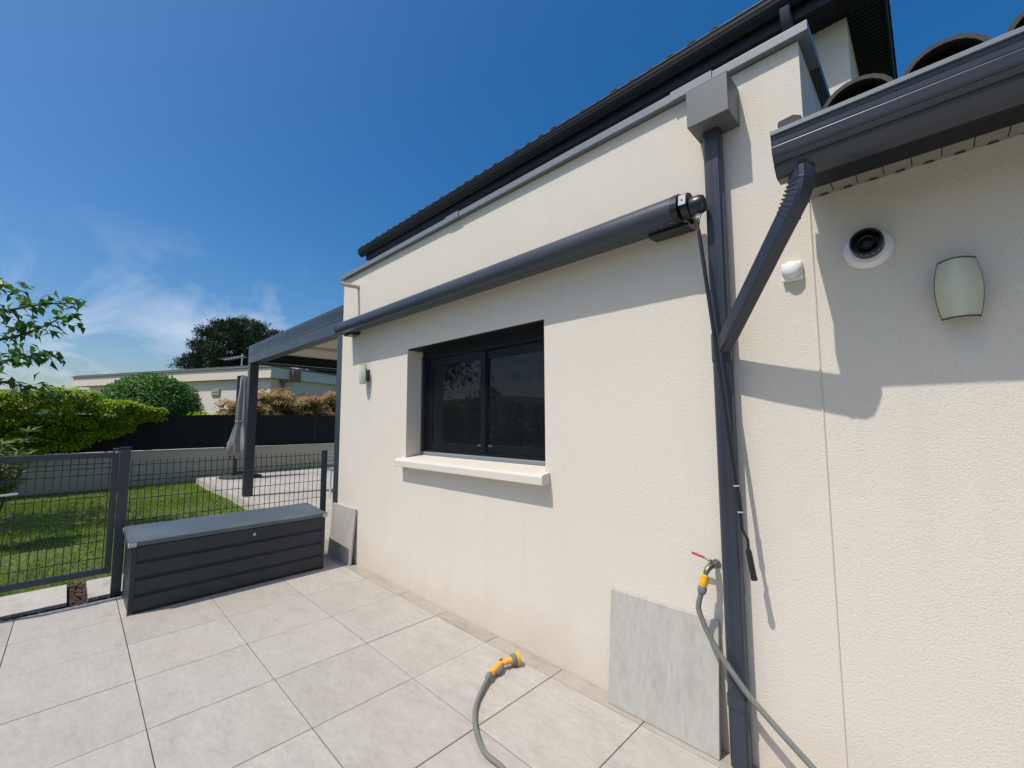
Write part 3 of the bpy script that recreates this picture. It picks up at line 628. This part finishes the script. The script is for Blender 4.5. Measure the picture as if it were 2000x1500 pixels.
obj('spray_head', MB().lathe([(.030, .0), (.0365, .002), (.0385, .016), (.0365, .022), (.0300, .020), (.028, .012)], b3.lerp(b4, .30)+ha*.031, ha, 26), 'yellow', sg, 0, True)
obj('rose', MB().lathe([(.0285, 0), (.0285, .003)], b3.lerp(b4, .30)+ha*.044, ha, 20), 'black', sg)
obj('flow_button', MB().lathe([(.012, 0), (.0125, .006), (.010, .012), (.004, .0135)], b2+Vector((-.006, .004, .012)), (-.5, -.1, .8), 18), 'red', sg, 0, True)
obj('lock_catch', MB().box(2.146, 2.160, -.272, -.254, .030, .056), 'pink', sg, .004)
# loose slabs leaning on the wall
def leaning(name, x0, x1, off, lab, top_=.585, twist=0):
    th = .020; t_ = MB(); h_ = .598
    a = math.asin((off-.004)/h_); ca_, sa_ = math.cos(a), math.sin(a)
    pr = [(-off, .0005), (-off+sa_*h_, .0005+ca_*h_), (-off+sa_*h_-ca_*th, .0005+ca_*h_+sa_*th), (-off-ca_*th, .0005+sa_*th)]
    t_.extr(pr, 'x', x0, x1)
    return tag(obj(name, t_, 'slab', None, .0015), lab, 'slab')
leaning('paving_slab', 2.782, 3.377, .066, 'grey paving slab leaning on the wall beside the downpipe')
leaning('paving_slab', -1.075, -.480, .052, 'grey paving slab leaning at the house corner behind the storage box')

# ------------------------------------------------------------------ storage box
bxo = thing('storage_box', 'long anthracite garden storage box with a ribbed front and flat lid', 'storage box', (-.9, -1.1, 0))
bX0, bX1, bY0, bY1, bH = -1.165, -.605, -1.885, -.305, .545
zs_ = [.004, .135, .270, .405, .545]
for k in range(4):
    z0, z1 = zs_[k], zs_[k+1]
    pr = [(bX1-.03, z0), (bX1-.012, z0), (bX1-.012, z0+.010), (bX1, z0+.022), (bX1, z1-.006), (bX1-.004, z1-.001), (bX1-.03, z1-.001)]
    obj('front_panel', MB().extr(pr, 'y', bY0+.035, bY1-.035), 'box', bxo)
    for s, ya in ((1, bY0), (-1, bY1)):
        pr = [(ya+s*.03, z0), (ya+s*.012, z0), (ya+s*.012, z0+.010), (ya, z0+.022), (ya, z1-.006), (ya+s*.004, z1-.001), (ya+s*.03, z1-.001)]
        obj('end_panel', MB().extr(pr, 'x', bX0+.03, bX1-.035), 'box', bxo)
obj('back_panel', MB().box(bX0, bX0+.02, bY0, bY1, .004, bH), 'box', bxo)
for ya in (bY0, bY1-.034): obj('corner_post', MB().box(bX1-.034, bX1+.001, ya, ya+.034, .002, bH), 'box', bxo, .004)
lid = obj('lid', MB().add([(bX0-.015, bY0-.02, .560), (bX1+.012, bY0-.02, .548), (bX1+.012, bY1+.02, .548), (bX0-.015, bY1+.02, .560), (bX0-.015, bY0-.02, .622), (bX1+.012, bY0-.02, .585), (bX1+.012, bY1+.02, .585), (bX0-.015, bY1+.02, .622)], [(0, 3, 2, 1), (4, 5, 6, 7), (0, 1, 5, 4), (1, 2, 6, 5), (2, 3, 7, 6), (3, 0, 4, 7)]), 'lid', bxo, .004)
for xa, ya, za in ((bX1, bY0, .545), (bX1, bY1, .545), (bX0, bY0, .575)):
    s = 1 if ya == bY1 else -1
    obj('lid_corner', MB().box(xa-.03, xa+.0145, min(ya+s*.0225, ya-s*.03), max(ya+s*.0225, ya-s*.03), za, za+.034), 'clip', lid, .004)
obj('lock', MB().lathe([(.014, 0), (.014, .004), (.010, .006)], (bX1+.0005, -.985, .485), (1, 0, 0), 18), 'steel', bxo, 0, True)
obj('rust_foot', MB().box(bX1-.036, bX1+.003, bY0-.003, bY0+.036, .0008, .010), 'rust', bxo)

# ------------------------------------------------------------------ fence, gate
FX = -1.30
def vwire(h, fold):
    mb = MB(); pts = [(0, 0, 0)]
    for z_ in fold: pts += [(0, 0, z_-.05), (.028, 0, z_), (0, 0, z_+.05)]
    pts.append((0, 0, h)); mb.tube(pts, .0034, 5); return mesh_of('upright_wire', mb, 'wire', True)
def hwire(ln): return mesh_of('cross_wire', MB().tube([(0, 0, 0), (0, ln, 0)], .0034, 5), 'wire', True)
fp = thing('wire_fence', 'anthracite welded wire fence panel behind the storage box', 'fence', (FX, -1.0, 0))
def post(name, y, top_, parent, wd=.070):
    p_ = obj(name, MB().box(FX-wd/2, FX+wd/2, y-wd/2, y+wd/2, -.1, top_), 'anth', parent, .004)
    obj('post_cap', MB().box(FX-wd/2-.002, FX+wd/2+.002, y-wd/2-.002, y+wd/2+.002, top_+.0005, top_+.012), 'black', p_, .004); return p_
post('post', -1.921, 1.330, fp, .072); post('post', -.055, 1.205, fp, .055)
vw = vwire(1.16, (.22, 1.02)); n_ = 35
for i in range(n_): place('wire', vw, (FX+.002, -1.868+.0525*i, .05), fp)
hw = hwire(1.79)
for z_ in (.08, .22, .27, .45, .65, .85, 1.02, 1.07, 1.17): place('cross_wire', hw, (FX+(.033 if z_ in (.27, 1.07) else .008), -1.872, z_), fp)
gt_ = thing('garden_gate', 'anthracite wire mesh gate left of the tall fence post', 'gate', (FX, -2.5, 0))
gy0, gy1 = -3.02, -1.966
obj('rail', MB().box(FX-.02, FX+.02, gy0, gy1-.045, 1.247, 1.297), 'anth', gt_, .004); obj('rail', MB().box(FX-.02, FX+.02, gy0, gy1-.045, .205, .255), 'anth', gt_, .004)
obj('stile', MB().box(FX-.021, FX+.021, gy1-.044, gy1, .20, 1.335), 'anth', gt_, .004); obj('stile', MB().box(FX-.021, FX+.021, gy0-.045, gy0-.001, .20, 1.30), 'anth', gt_, .004)
obj('hinge_bolt', MB().lathe([(.012, 0), (.012, .008), (.006, .012)], (FX+.0212, gy1-.02, 1.30), (1, 0, 0), 12), 'steel', gt_, 0, True)
vw2 = vwire(.99, (.90,)); n2_ = 20
for i in range(n2_): place('wire', vw2, (FX+.002, gy0+.035+.0505*i, .256), gt_)
hw2 = hwire(gy1-.045-gy0)
for z_ in (.35, .5, .7, .9, 1.10, 1.16, 1.2): place('cross_wire', hw2, (FX+(.03 if z_ == 1.16 else .008), gy0, z_), gt_)
obj('handle', MB().tube(spline([(FX+.02, -2.70, .985), (FX+.06, -2.70, .985), (FX+.062, -2.67, .985), (FX+.062, -2.57, .990)], 4), .009, 10), 'clip', gt_, 0, True)

# ------------------------------------------------------------------ pergola
pg = thing('pergola', 'anthracite aluminium pergola with a cream ceiling beside the house', 'pergola', (-3.6, 1.6, 0))
px0, px1, py0, py1 = -5.78, -1.32, .14, 3.6
for x0, y0 in ((px0, py0), (px1-.16, py0), (px0, py1-.16)): obj('post', MB().box(x0, x0+.16, y0, y0+.16, .10, 2.76), 'anth', pg, .006)
bm_ = obj('front_beam', MB().box(px0, px1, py0-.002, py0+.158, 2.7605, 3.13), 'anth', pg, .006)
obj('beam_groove', MB().box(px0+.02, px1, py0-.0045, py0-.0025, 2.935, 2.943), 'black', bm_)
for z_ in (2.98, 3.01, 3.04, 3.07): obj('beam_rib', MB().box(px0+.3, px1, py0-.006, py0-.0025, z_, z_+.006), 'anth', bm_)
obj('side_beam', MB().box(px0+.002, px0+.16, py0+.1585, py1, 2.76, 3.128), 'soff', pg, .006)
obj('led_strip', MB().box(px0+.1605, px0+.172, py0+.2, py1, 2.79, 2.802), 'clip', pg)
obj('back_beam', MB().box(px0+.16, px1, py1-.16, py1, 2.76, 3.127), 'soff', pg, .006)
nP = 4; ww = (px1-px0-.36)/nP
for i in range(nP): obj('ceiling_panel', MB().box(px0+.24+i*ww, px0+.24+(i+1)*ww-.006, py0+.162, py1-.165, 2.99, 3.02), 'pergw', pg)
for x0 in (-4.2, -2.6): obj('ceiling_bar', MB().box(x0, x0+.08, py0+.16, py1-.165, 2.93, 2.985), 'pergw', pg, .004)

# umbrella
um = thing('parasol', 'closed grey cantilever parasol on a round dark base', 'parasol', (-9.2, .92, .1))
obj('base', MB().lathe([(.50, 0), (.50, .03), (.42, .055), (.10, .075), (.07, .16)], (-9.2, .92, .104), (0, 0, 1), 40), 'rtile', um, 0, True)
obj('mast', MB().box(-9.245, -9.155, .73, .82, .18, 2.83), 'anth', um, .006)
cv = MB(); segs = 40; zz_ = [2.74, 2.80, 2.70, 2.5, 2.2, 1.9, 1.62, 1.58, 1.35, 1.1, .95, .80, .70]; rr_ = [.05, .09, .11, .11, .12, .135, .15, .14, .185, .23, .26, .25, .19]
rows = []
for z_, r_ in list(zip(zz_, rr_))[1:]:
    row = []
    for k in range(segs):
        t_ = 2*math.pi*k/segs; amp = .22 if z_ < 2.4 else .08
        q = r_*(1+amp*math.sin(8*t_+z_*1.3)+.10*math.sin(3*t_+z_*2)); zo = .10*math.sin(5*t_+1) if z_ < 1.0 else 0
        row.append((-8.97+q*math.cos(t_), .87+q*math.sin(t_)*1.05-.04*(2.8-z_)/2, z_+zo))
    rows.append(row)
for r_ in rows: cv.v += r_
for i in range(len(rows)-1):
    for k in range(segs): cv.f.append((i*segs+k, i*segs+(k+1) % segs, (i+1)*segs+(k+1) % segs, (i+1)*segs+k))
cv.f.append(tuple(range(segs)))
cn = obj('canopy', cv, 'canvas', um, 0, True)
obj('tie_strap', MB().lathe([(.168, 0), (.168, .035), (.162, .035), (.162, 0)], (-8.97, .848, 1.585), (0, 0, 1), 30), 'clip', cn)
obj('arm', MB().tube([(-9.2, .78, 2.72), (-9.1, .82, 2.82), (-8.97, .87, 2.79)], .03, 8), 'anth', um, 0, True)
obj('hub_foot', MB().box(-9.27, -9.13, .70, .88, .165, .235), 'anth', um, .01)
# white chair half hidden by the fence post
ch = thing('garden_chair', 'white garden chair under the pergola behind the fence', 'chair', (-5.1, 1.75, .1))
for dx in (-.2, .2):
    for dy in (-.2, .2): obj('leg', MB().tube([(-5.1+dx*1.1, 1.75+dy*1.1, .104), (-5.1+dx, 1.75+dy, .55)], .016, 8), 'chairw', ch, 0, True)
obj('seat', MB().box(-5.33, -4.87, 1.52, 1.98, .54, .57), 'chairw', ch, .01)
for dy in (-.2, .2): obj('back_post', MB().tube([(-5.30, 1.75+dy, .55), (-5.38, 1.75+dy, .93)], .016, 8), 'chairw', ch, 0, True)
for z_ in (.66, .74, .82, .90): obj('back_slat', MB().box(-5.375-(z_-.8)*.2, -5.355-(z_-.8)*.2, 1.56, 1.94, z_, z_+.045), 'chairw', ch, .004)

# ------------------------------------------------------------------ boundary wall with screen
BX = -10.32
bw = thing('boundary_wall', 'low grey rendered wall along the far side of the lawn', 'wall', (BX, -1, 0))
obj('wall_body', MB().box(BX-.2, BX, -11, 12, -.15, .82), 'lowwall', bw, .01)
obj('wall_cap', MB().box(BX-.215, BX+.015, -11, 12, .8205, .85), 'concrete', bw, .006)
sc = thing('privacy_screen', 'black privacy screen fixed above the low grey wall', 'screen', (BX-.12, -1, .85))
y_ = -9.2; i = 0
while y_ < 11:
    mb = MB(); zt = 1.78+.012*math.sin(i*2.1); ns = 14
    for k in range(ns+1):
        yy = y_+2.49*k/ns; xx = BX-.10+.012*math.sin(k*1.9+i)
        mb.v += [(xx, yy, .862), (xx, yy, zt+.008*math.sin(k*.9+i)), (xx-.006, yy, zt+.008*math.sin(k*.9+i)), (xx-.006, yy, .862)]
    for k in range(ns):
        for a in range(4): mb.f.append((4*k+a, 4*k+(a+1) % 4, 4*k+4+(a+1) % 4, 4*k+4+a))
    obj('screen_panel', mb, 'screen', sc, 0, False)
    obj('screen_post', MB().box(BX-.15, BX-.107, y_-.03, y_+.01, .851, 1.80), 'wire', sc, .003)
    y_ += 2.5; i += 1

# ------------------------------------------------------------------ neighbour house
nh = thing('neighbour_house', 'low cream flat roofed house beyond the dark screen fence', 'house', (-20, 2, 0))
A = Vector((-15.56, 3.36, 0)); e1 = Vector((-.898, -.44, 0)).normalized(); e2 = Vector((-.44, .898, 0))
def nbox(mb, u0, u1, v0, v1, z0, z1):
    c = [A+e1*u+e2*v for u, v in ((u0, v0), (u1, v0), (u1, v1), (u0, v1))]
    return mb.add([(p.x, p.y, z0) for p in c]+[(p.x, p.y, z1) for p in c], [(0, 3, 2, 1), (4, 5, 6, 7), (0, 1, 5, 4), (1, 2, 6, 5), (2, 3, 7, 6), (3, 0, 4, 7)])
obj('wall', nbox(MB(), .22, 12.3, .20, 11.5, -.1, 3.44), 'nwall', nh)
nf = obj('roof_fascia', nbox(MB(), 0, 13.3, 0, 12.2, 3.445, 3.90), 'nwall', nh)
obj('roof_edge', nbox(MB(), -.06, 13.36, -.06, 12.26, 3.9005, 3.96), 'nroof', nf)
for k in range(66): 
    c = A+e1*(.1+k*.2)+e2*(-.05); mb = MB().lathe([(.035, 0), (.04, .3)], (c.x, c.y, 3.965), (e2.x, e2.y, .1), 8); obj('edge_tile', mb, 'nroof', nf)
for u0, du, z0, z1 in ((10.3, .9, 1.2, 2.75), (3.1, .5, 2.75, 3.05)):
    wn = obj('window', nbox(MB(), u0, u0+du, .15, .199, z0, z1), 'shutter', nh)
    for k in range(int((z1-z0)/.14)): obj('shutter_slat', nbox(MB(), u0+.05, u0+du-.05, .135, .1495, z0+.03+.14*k, z0+.13+.14*k), 'shutter', wn)
rhd = obj('rain_head', nbox(MB(), -.20, -.001, .98, 1.42, 3.36, 3.86), 'rust', nh, .02); obj('rain_pipe', nbox(MB(), .09, .219, .72, .85, .0, 3.30), 'nroof', nh)
obj('pipe_elbow', nbox(MB(), .02, .218, .64, .93, 3.30, 3.43), 'nroof', rhd)
def npt(u, v, z): p = A+e1*u+e2*v; return Vector((p.x, p.y, z))
ant = thing('roof_aerial', 'thin television aerial on the neighbouring flat roof', 'aerial', npt(2.9, 1.0, 3.9))
obj('mast', MB().tube([npt(2.9, 1.0, 3.9), npt(2.9, 1.0, 4.75)], .03, 8), 'clip', ant)
obj('boom', MB().tube([npt(2.75, .95, 4.64), npt(4.3, 1.2, 4.56)], .02, 6), 'clip', ant)
for k in range(7): obj('element', MB().tube([npt(2.95+.2*k, .8, 4.63-.011*k), npt(2.95+.2*k, 1.35, 4.63-.011*k)], .008, 5), 'clip', ant)
ac = thing('rooftop_unit', 'small white cooling unit on the neighbouring roof edge', 'cooling unit', npt(.55, 2.05, 3.96))
obj('casing', nbox(MB(), .30, .8, 1.75, 2.35, 3.965, 4.42), 'white', ac, .02); obj('fan', MB().lathe([(.17, 0), (.17, .015), (.05, .02)], npt(.295, 2.05, 4.19), (-e1.x, -e1.y, 0), 20), 'grey', ac)

# far houses and hill
def far_house(x, y, wx, wy, hz, rz, label, panel=False):
    t_ = thing('far_house', label, 'house', (x, y, 0))
    obj('wall', MB().box(x-wx, x+wx, y-wy, y+wy, -.1, hz), 'nwall', t_)
    rf = obj('roof', MB().add([(x-wx-.4, y-wy-.4, hz), (x+wx+.4, y-wy-.4, hz), (x+wx+.4, y+wy+.4, hz), (x-wx-.4, y+wy+.4, hz), (x, y-wy*.4, rz), (x, y+wy*.4, rz)], [(0, 1, 4), (1, 2, 5, 4), (2, 3, 5), (3, 0, 4, 5), (0, 3, 2, 1)]), 'redroof', t_)
    if panel: obj('solar_panel', MB().add([(x+wx*.75, y-1.9, hz+(rz-hz)*.36), (x+wx*.75, y-.3, hz+(rz-hz)*.36), (x+wx*.35, y-.3, hz+(rz-hz)*.76), (x+wx*.35, y-1.9, hz+(rz-hz)*.76)], [(0, 1, 2, 3)]), 'panel', rf)
far_house(-46, -4.8, 5, 5.5, 2.7, 4.1, 'red roofed house with a solar panel far beyond the vine hedge', True)
hl = MB(); nn = 60
for k in range(nn+1):
    t_ = k/nn; ang_ = R(60+110*t_); d_ = 1500; hh_ = .62*(118+26*math.sin(t_*9+1.0)+9*math.sin(t_*31)+4*math.sin(t_*77))
    x_, y_2 = CAM.x-d_*math.sin(ang_), CAM.y+d_*math.cos(ang_)
    hl.v += [(x_*.8, y_2*.8, -5), (x_, y_2, hh_), (x_*1.3, y_2*1.3, hh_*.7)]
for k in range(nn): hl.f += [(3*k, 3*k+3, 3*k+4, 3*k+1), (3*k+1, 3*k+4, 3*k+5, 3*k+2)]
structure(obj('hills', hl, 'hill', smooth=True))

# ------------------------------------------------------------------ vegetation
def blob_leaves(n, c, r, zmin=-1, shell=.55, lump=0.0, seed=0):
    """points through an uneven ellipsoid, denser near the skin"""
    d = rdir(n); d = d[d[:, 2] > zmin]
    k = RNG.uniform(shell, 1, len(d))**.6
    lob = 1+lump*(np.sin(d[:, 0]*7+seed)*np.sin(d[:, 1]*6+seed*2)+.6*np.sin(d[:, 2]*11+d[:, 0]*5+seed))
    return np.asarray(c)+d*np.asarray(r)*(k*lob)[:, None], d
# broad-leaved tree at the left, branches reaching into view
nt_ = thing('broadleaf_tree', 'leafy green tree whose branches reach in from the left edge', 'tree', (-6.9, -4.75, -.05))
tb0 = Vector((-6.9, -4.75, -.1)); fork = Vector((-6.85, -4.65, 1.9))
wood = MB().tube(spline([tb0, (-6.92, -4.72, .9), fork, (-6.95, -4.6, 3.0), (-6.8, -4.5, 4.2)], 5), [.13, .12, .115, .11, .105, .10, .10, .098, .095, .09, .085, .08, .075, .07, .065, .06, .055, .05, .045, .04, .035], 10)
tw_pts = []
def limb(pts, r0, r1):
    s_ = spline(pts, 6); n__ = len(s_); wood.tube(s_, [r0+(r1-r0)*i/(n__-1) for i in range(n__)], 7); tw_pts.append(s_)
vis = [[(-6.85, -4.6, 2.0), (-6.3, -3.9, 2.6), (-5.8, -3.1, 2.85), (-5.4, -2.75, 3.0), (-5.25, -2.45, 3.25)],
       [(-6.85, -4.6, 2.4), (-6.2, -3.8, 2.9), (-5.7, -3.2, 3.2), (-5.3, -2.75, 3.35), (-5.1, -2.32, 3.42)],
       [(-6.85, -4.6, 1.9), (-6.3, -3.9, 2.3), (-5.8, -3.25, 2.45), (-5.4, -2.85, 2.55), (-5.25, -2.55, 2.60)],
       [(-6.85, -4.6, 1.8), (-6.4, -4.1, 2.1), (-5.9, -3.4, 2.22), (-5.5, -2.85, 2.12), (-5.2, -2.45, 1.98)],
       [(-6.9, -4.5, 2.8), (-6.4, -3.8, 3.4), (-5.9, -3.4, 3.65), (-5.5, -3.1, 3.62)]]
for v in vis: limb(v, .035, .006)
nv = len(tw_pts)
for k in range(34):
    a = random.uniform(0, 2*math.pi); e = random.uniform(-.1, 1.1); rr__ = random.uniform(1.5, 2.2)
    s0 = Vector((-6.9, -4.6, random.uniform(1.9, 3.6))); tip = Vector((-7.0+rr__*math.cos(a)*math.cos(e), -4.9+rr__*math.sin(a)*math.cos(e)*.9, 3.0+1.9*math.sin(e)))
    if tip.y > -3.8 and tip.x > -7.4: tip.y = -3.9
    m_ = s0.lerp(tip, .55)+Vector((0, 0, .25)); limb([s0, s0.lerp(m_, .5), m_, tip], .028, .005)
obj('trunk', wood, 'trunk', nt_, 0, True)
lp, ld = [], []
for ti, s_ in enumerate(tw_pts):
    m_ = len(s_); cnt = 92 if ti < nv else 62
    for q in range(cnt):
        f = random.uniform(.42, 1.0); p_ = s_[min(m_-1, int(f*(m_-1)))]; sp3 = .15 if ti < nv else .28
        off = Vector((max(-.4, min(.4, random.gauss(0, sp3))), max(-.4, min(.26, random.gauss(0, sp3))), random.gauss(.02, sp3*.40)))
        lp.append(p_+off); dr = Vector((random.gauss(.25, .7), random.gauss(.3, .7), random.gauss(-.35, .3))); ld.append(dr)
lp = np.array(lp); ld = np.array(ld)
leaves('crown', lp, ld, rdir(len(lp))*.55+[0, 0, 1], RNG.uniform(.12, .20, len(lp)), RNG.uniform(.06, .092, len(lp)), 'nearleaf', nt_, .18, .25)
# oleander-like shrub behind the gate
sh_ = thing('leafy_shrub', 'shrub with long narrow leaves behind the gate at the left edge', 'shrub', (-4.6, -3.05, -.05))
st = MB(); lp, ld = [], []
for k in range(26):
    a = random.uniform(0, 6.28); tip = Vector((-4.6+random.uniform(.1, .5)*math.cos(a), -3.06+random.uniform(.1, .48)*math.sin(a), random.uniform(.8, 1.62)))
    b_ = Vector((-4.6+.05*math.cos(a), -3.06+.05*math.sin(a), -.08)); md = b_.lerp(tip, .5)+Vector((0, 0, .12)); s_ = spline([b_, md, tip], 5); st.tube(s_, [.010]*5+[.007]*5+[.004], 5)
    for q in range(46):
        f = 1-abs(random.gauss(0, .22)); f = max(.15, min(1, f)); p_ = s_[int(f*(len(s_)-1))]; a2 = random.uniform(0, 6.28)
        lp.append(p_); ld.append(Vector((math.cos(a2), math.sin(a2), random.uniform(-.1, .9))))
obj('stems', st, 'trunk', sh_, 0, True)
leaves('foliage', np.array(lp), np.array(ld), rdir(len(lp))*.3+[0, 0, 1], RNG.uniform(.11, .18, len(lp)), RNG.uniform(.026, .040, len(lp)), 'olean', sh_, .1, .15)
# yellow-green vine over the screen
vn = thing('vine_hedge', 'bright yellow green vine spilling over the black screen', 'hedge', (BX, -4, .85))
P_, D2 = [], []
for k in range(340):
    y_c = RNG.uniform(-9.0, -.75); lim = 1.0 if y_c < -2.4 else max(.12, 1-(y_c+2.4)/1.75)
    topz = 1.84+.46*lim+.10*math.sin(y_c*2.3)*lim; zc = topz-(1.35*lim+.05)*RNG.uniform(0, 1)**1.35; n_c = 150
    c = np.array([BX+.02+.22*lim*RNG.uniform(-.4, 1.1)*(1 if zc > 1.55 else .7), y_c, zc]); d = rdir(n_c)
    P_.append(c+d*np.array([.20, .30, .12])*RNG.uniform(.3, 1, (n_c, 1))*(.5+.5*lim)); D2.append(d*.8+[.5, 0, -.35])
P_ = np.concatenate(P_); D2 = np.concatenate(D2)
leaves('foliage', P_, D2, rdir(len(P_))*.5+[.15, -.45, 1], RNG.uniform(.05, .10, len(P_)), RNG.uniform(.032, .06, len(P_)), 'vine', vn, .15, .25)
vm = MB()
for k in range(9):
    y_c = -8.8+k*.65; vm.tube(spline([(BX-.04, y_c, .84), (BX-.02, y_c+.1, 1.3), (BX+.02, y_c-.1, 1.9)], 4), .010, 5)
obj('stems', vm, 'trunk', vn)
# round bush
rbu = thing('round_bush', 'large dome shaped deep green bush in front of the low house', 'bush', (-16.6, -.35, 0))
P_, d = blob_leaves(26000, (-16.6, -.35, 2.0), (1.5, 1.58, 1.40), -.75, .5, .035, 1.3)
leaves('crown', P_, d*.6+rdir(len(P_))*.6+[0, 0, -.3], d+rdir(len(P_))*.5+[0, 0, .4], RNG.uniform(.08, .14, len(P_)), RNG.uniform(.045, .075, len(P_)), 'bush', rbu, .1, .2)
obj('trunk', MB().tube([(-16.6, -.35, -.1), (-16.6, -.35, 1.6)], [.14, .09], 8), 'trunk', rbu)
# photinia hedge behind the screen
ph = thing('photinia_hedge', 'tan and red flushed hedge standing behind the black screen', 'hedge', (-11.6, 4, 0))
P_, S_, Rd = [], [], []
for k in range(230):
    y_c = RNG.uniform(1.0, 9.0); x_c = -11.55+RNG.uniform(-.5, .35); 
    ed = min(1, (y_c-.75)/.9); topz = (2.32+.13*math.sin(y_c*3.1)+.08*math.sin(y_c*7.7))*(.80+.20*ed)
    zc = topz-abs(RNG.normal(0, .45)); n_c = 130; d = rdir(n_c); p3 = np.array([x_c, y_c, zc])+d*np.array([.32, .30, .22])*RNG.uniform(.35, 1, (n_c, 1)); P_.append(p3)
    if zc > topz-.80:
        d = rdir(150); d[:, 2] = np.abs(d[:, 2])*.7+.2; S_.append(np.array([x_c, y_c, zc+.06])+d*np.array([.30, .28, .20]))
    if zc > topz-.12 and y_c > 1.6:
        d = rdir(22); d[:, 2] = np.abs(d[:, 2]); Rd.append(np.array([x_c, y_c, zc+.16])+d*np.array([.2, .2, .22]))
P_ = np.concatenate(P_); S_ = np.concatenate(S_); Rd = np.concatenate(Rd)
leaves('foliage', P_, rdir(len(P_))+[.2, -.3, -.1], rdir(len(P_))*.6+[0, 0, 1], RNG.uniform(.07, .12, len(P_)), RNG.uniform(.035, .055, len(P_)), 'hedge', ph, .1, .2)
leaves('new_shoots', S_, rdir(len(S_))+[0, 0, .2], rdir(len(S_))*.6+[0, 0, 1], RNG.uniform(.05, .10, len(S_)), RNG.uniform(.03, .05, len(S_)), 'shoot', ph, .1, .2)
leaves('red_tips', Rd, rdir(len(Rd))+[0, 0, .8], rdir(len(Rd)), RNG.uniform(.06, .11, len(Rd)), RNG.uniform(.022, .035, len(Rd)), 'redleaf', ph, .1, .1)
hs_ = MB()
for k in range(20): hs_.tube([(-11.55, 1.2+k*.4, -.1), (-11.5+random.uniform(-.2, .2), 1.2+k*.4, 1.7)], .02, 5)
obj('stems', hs_, 'trunk', ph)
# low shrub between bush and house
ls = thing('low_shrub', 'small bright shrub peeping over the screen beside the round bush', 'shrub', (-11.3, .45, 0))
P_, d = blob_leaves(900, (-11.4, .30, 1.62), (.3, .42, .26), -.9, .3, .1)
leaves('foliage', P_, rdir(len(P_)), rdir(len(P_))*.5+[0, 0, 1], .08, .045, 'vine', ls); obj('stem', MB().tube([(-11.4, .30, -.1), (-11.4, .30, 1.5)], .02, 6), 'trunk', ls)
# pines beyond the neighbour house
def pine(x, y, H, rad, zb, label, seed, n_c=900):
    t_ = thing('pine_tree', label, 'tree', (x, y, 0), 'pines beyond the low house')
    rg = np.random.default_rng(seed); wd = MB().tube([(x, y, -.1), (x+.2, y, H*.5), (x, y+.1, H*.93)], [.38, .26, .06], 8)
    cl_ = []; nl = 78
    for k in range(nl):                                # boughs: uneven tufted lobes on a dome
        a = k*2.399+rg.uniform(-.4, .4); h_ = ((k+.5)/nl)**.85; rmax = rad*math.sqrt(max(.03, 1-(h_*.97)**2.3))*(1+.13*math.sin(a*3+seed))
        rr3 = rmax*rg.uniform(.62, .98); z_ = zb+(H-zb-.5)*h_+rg.normal(0, .25); c = np.array([x+rr3*math.cos(a), y+rr3*math.sin(a), z_])
        lr = rg.uniform(.55, 1.05); nn_ = int(n_c/nl)
        dd_ = unit(rg.normal(size=(nn_, 3)))*rg.uniform(.35, 1, (nn_, 1))**.5*np.array([lr, lr, lr*.62]); cl_ += list(c+dd_)
        wd.tube([(x, y, z_-.9-.12*rr3), (x+rr3*.55*math.cos(a), y+rr3*.55*math.sin(a), z_-.45), (c[0], c[1], z_)], [.09, .06, .02], 5)
    for k in range(n_c//5):
        a = rg.uniform(0, 6.28); h_ = rg.uniform(0, .8); q = rad*.55*rg.uniform(0, 1)**.5; cl_.append((x+q*math.cos(a), y+q*math.sin(a), zb+(H-zb)*h_))
    obj('trunk', wd, 'trunk', t_, 0, True)
    cl_ = np.array(cl_); per = 70
    P_ = np.repeat(cl_, per, 0); d = unit(rg.normal(size=(len(P_), 3))+[0, 0, .35]); P_ = P_+d*rg.uniform(.0, .50, (len(P_), 1))*np.array([1.25, 1.25, .85])
    leaves('crown', P_, d+[0, 0, .45], unit(rg.normal(size=(len(P_), 3))), rg.uniform(.16, .34, len(P_)), rg.uniform(.045, .085, len(P_)), 'pine', t_, .05, .02)
pine(-41.0, 8.0, 10.9, 5.0, 4.6, 'broad dark domed pine rising behind the low house', 3)
pine(-38.5, 14.6, 9.6, 4.6, 4.2, 'second dark pine partly hidden by the pergola beam', 5, 800)
# hedge behind the viewer, mirrored in the window
rh = thing('tall_hedge', 'dark hedge across the garden mirrored in the window', 'hedge', (-12, -17, 0))
P_ = []
for k in range(150):
    xx = RNG.uniform(-30, 6); n_c = 110; zt = 2.9+.5*math.sin(xx*.6)+.3*math.sin(xx*1.7)
    P_.append(np.array([xx, -17+RNG.uniform(-.6, .6), RNG.uniform(.1, zt)])+rdir(n_c)*np.array([.7, .5, .5]))
P_ = np.concatenate(P_); leaves('foliage', P_, rdir(len(P_)), rdir(len(P_))*.6+[0, .5, .7], .22, .13, 'darkhedge', rh)
sm = MB()
for k in range(30): sm.tube([(-30+k*1.2, -17, -.1), (-30+k*1.2, -17, 2.2)], .04, 5)
obj('stems', sm, 'trunk', rh)
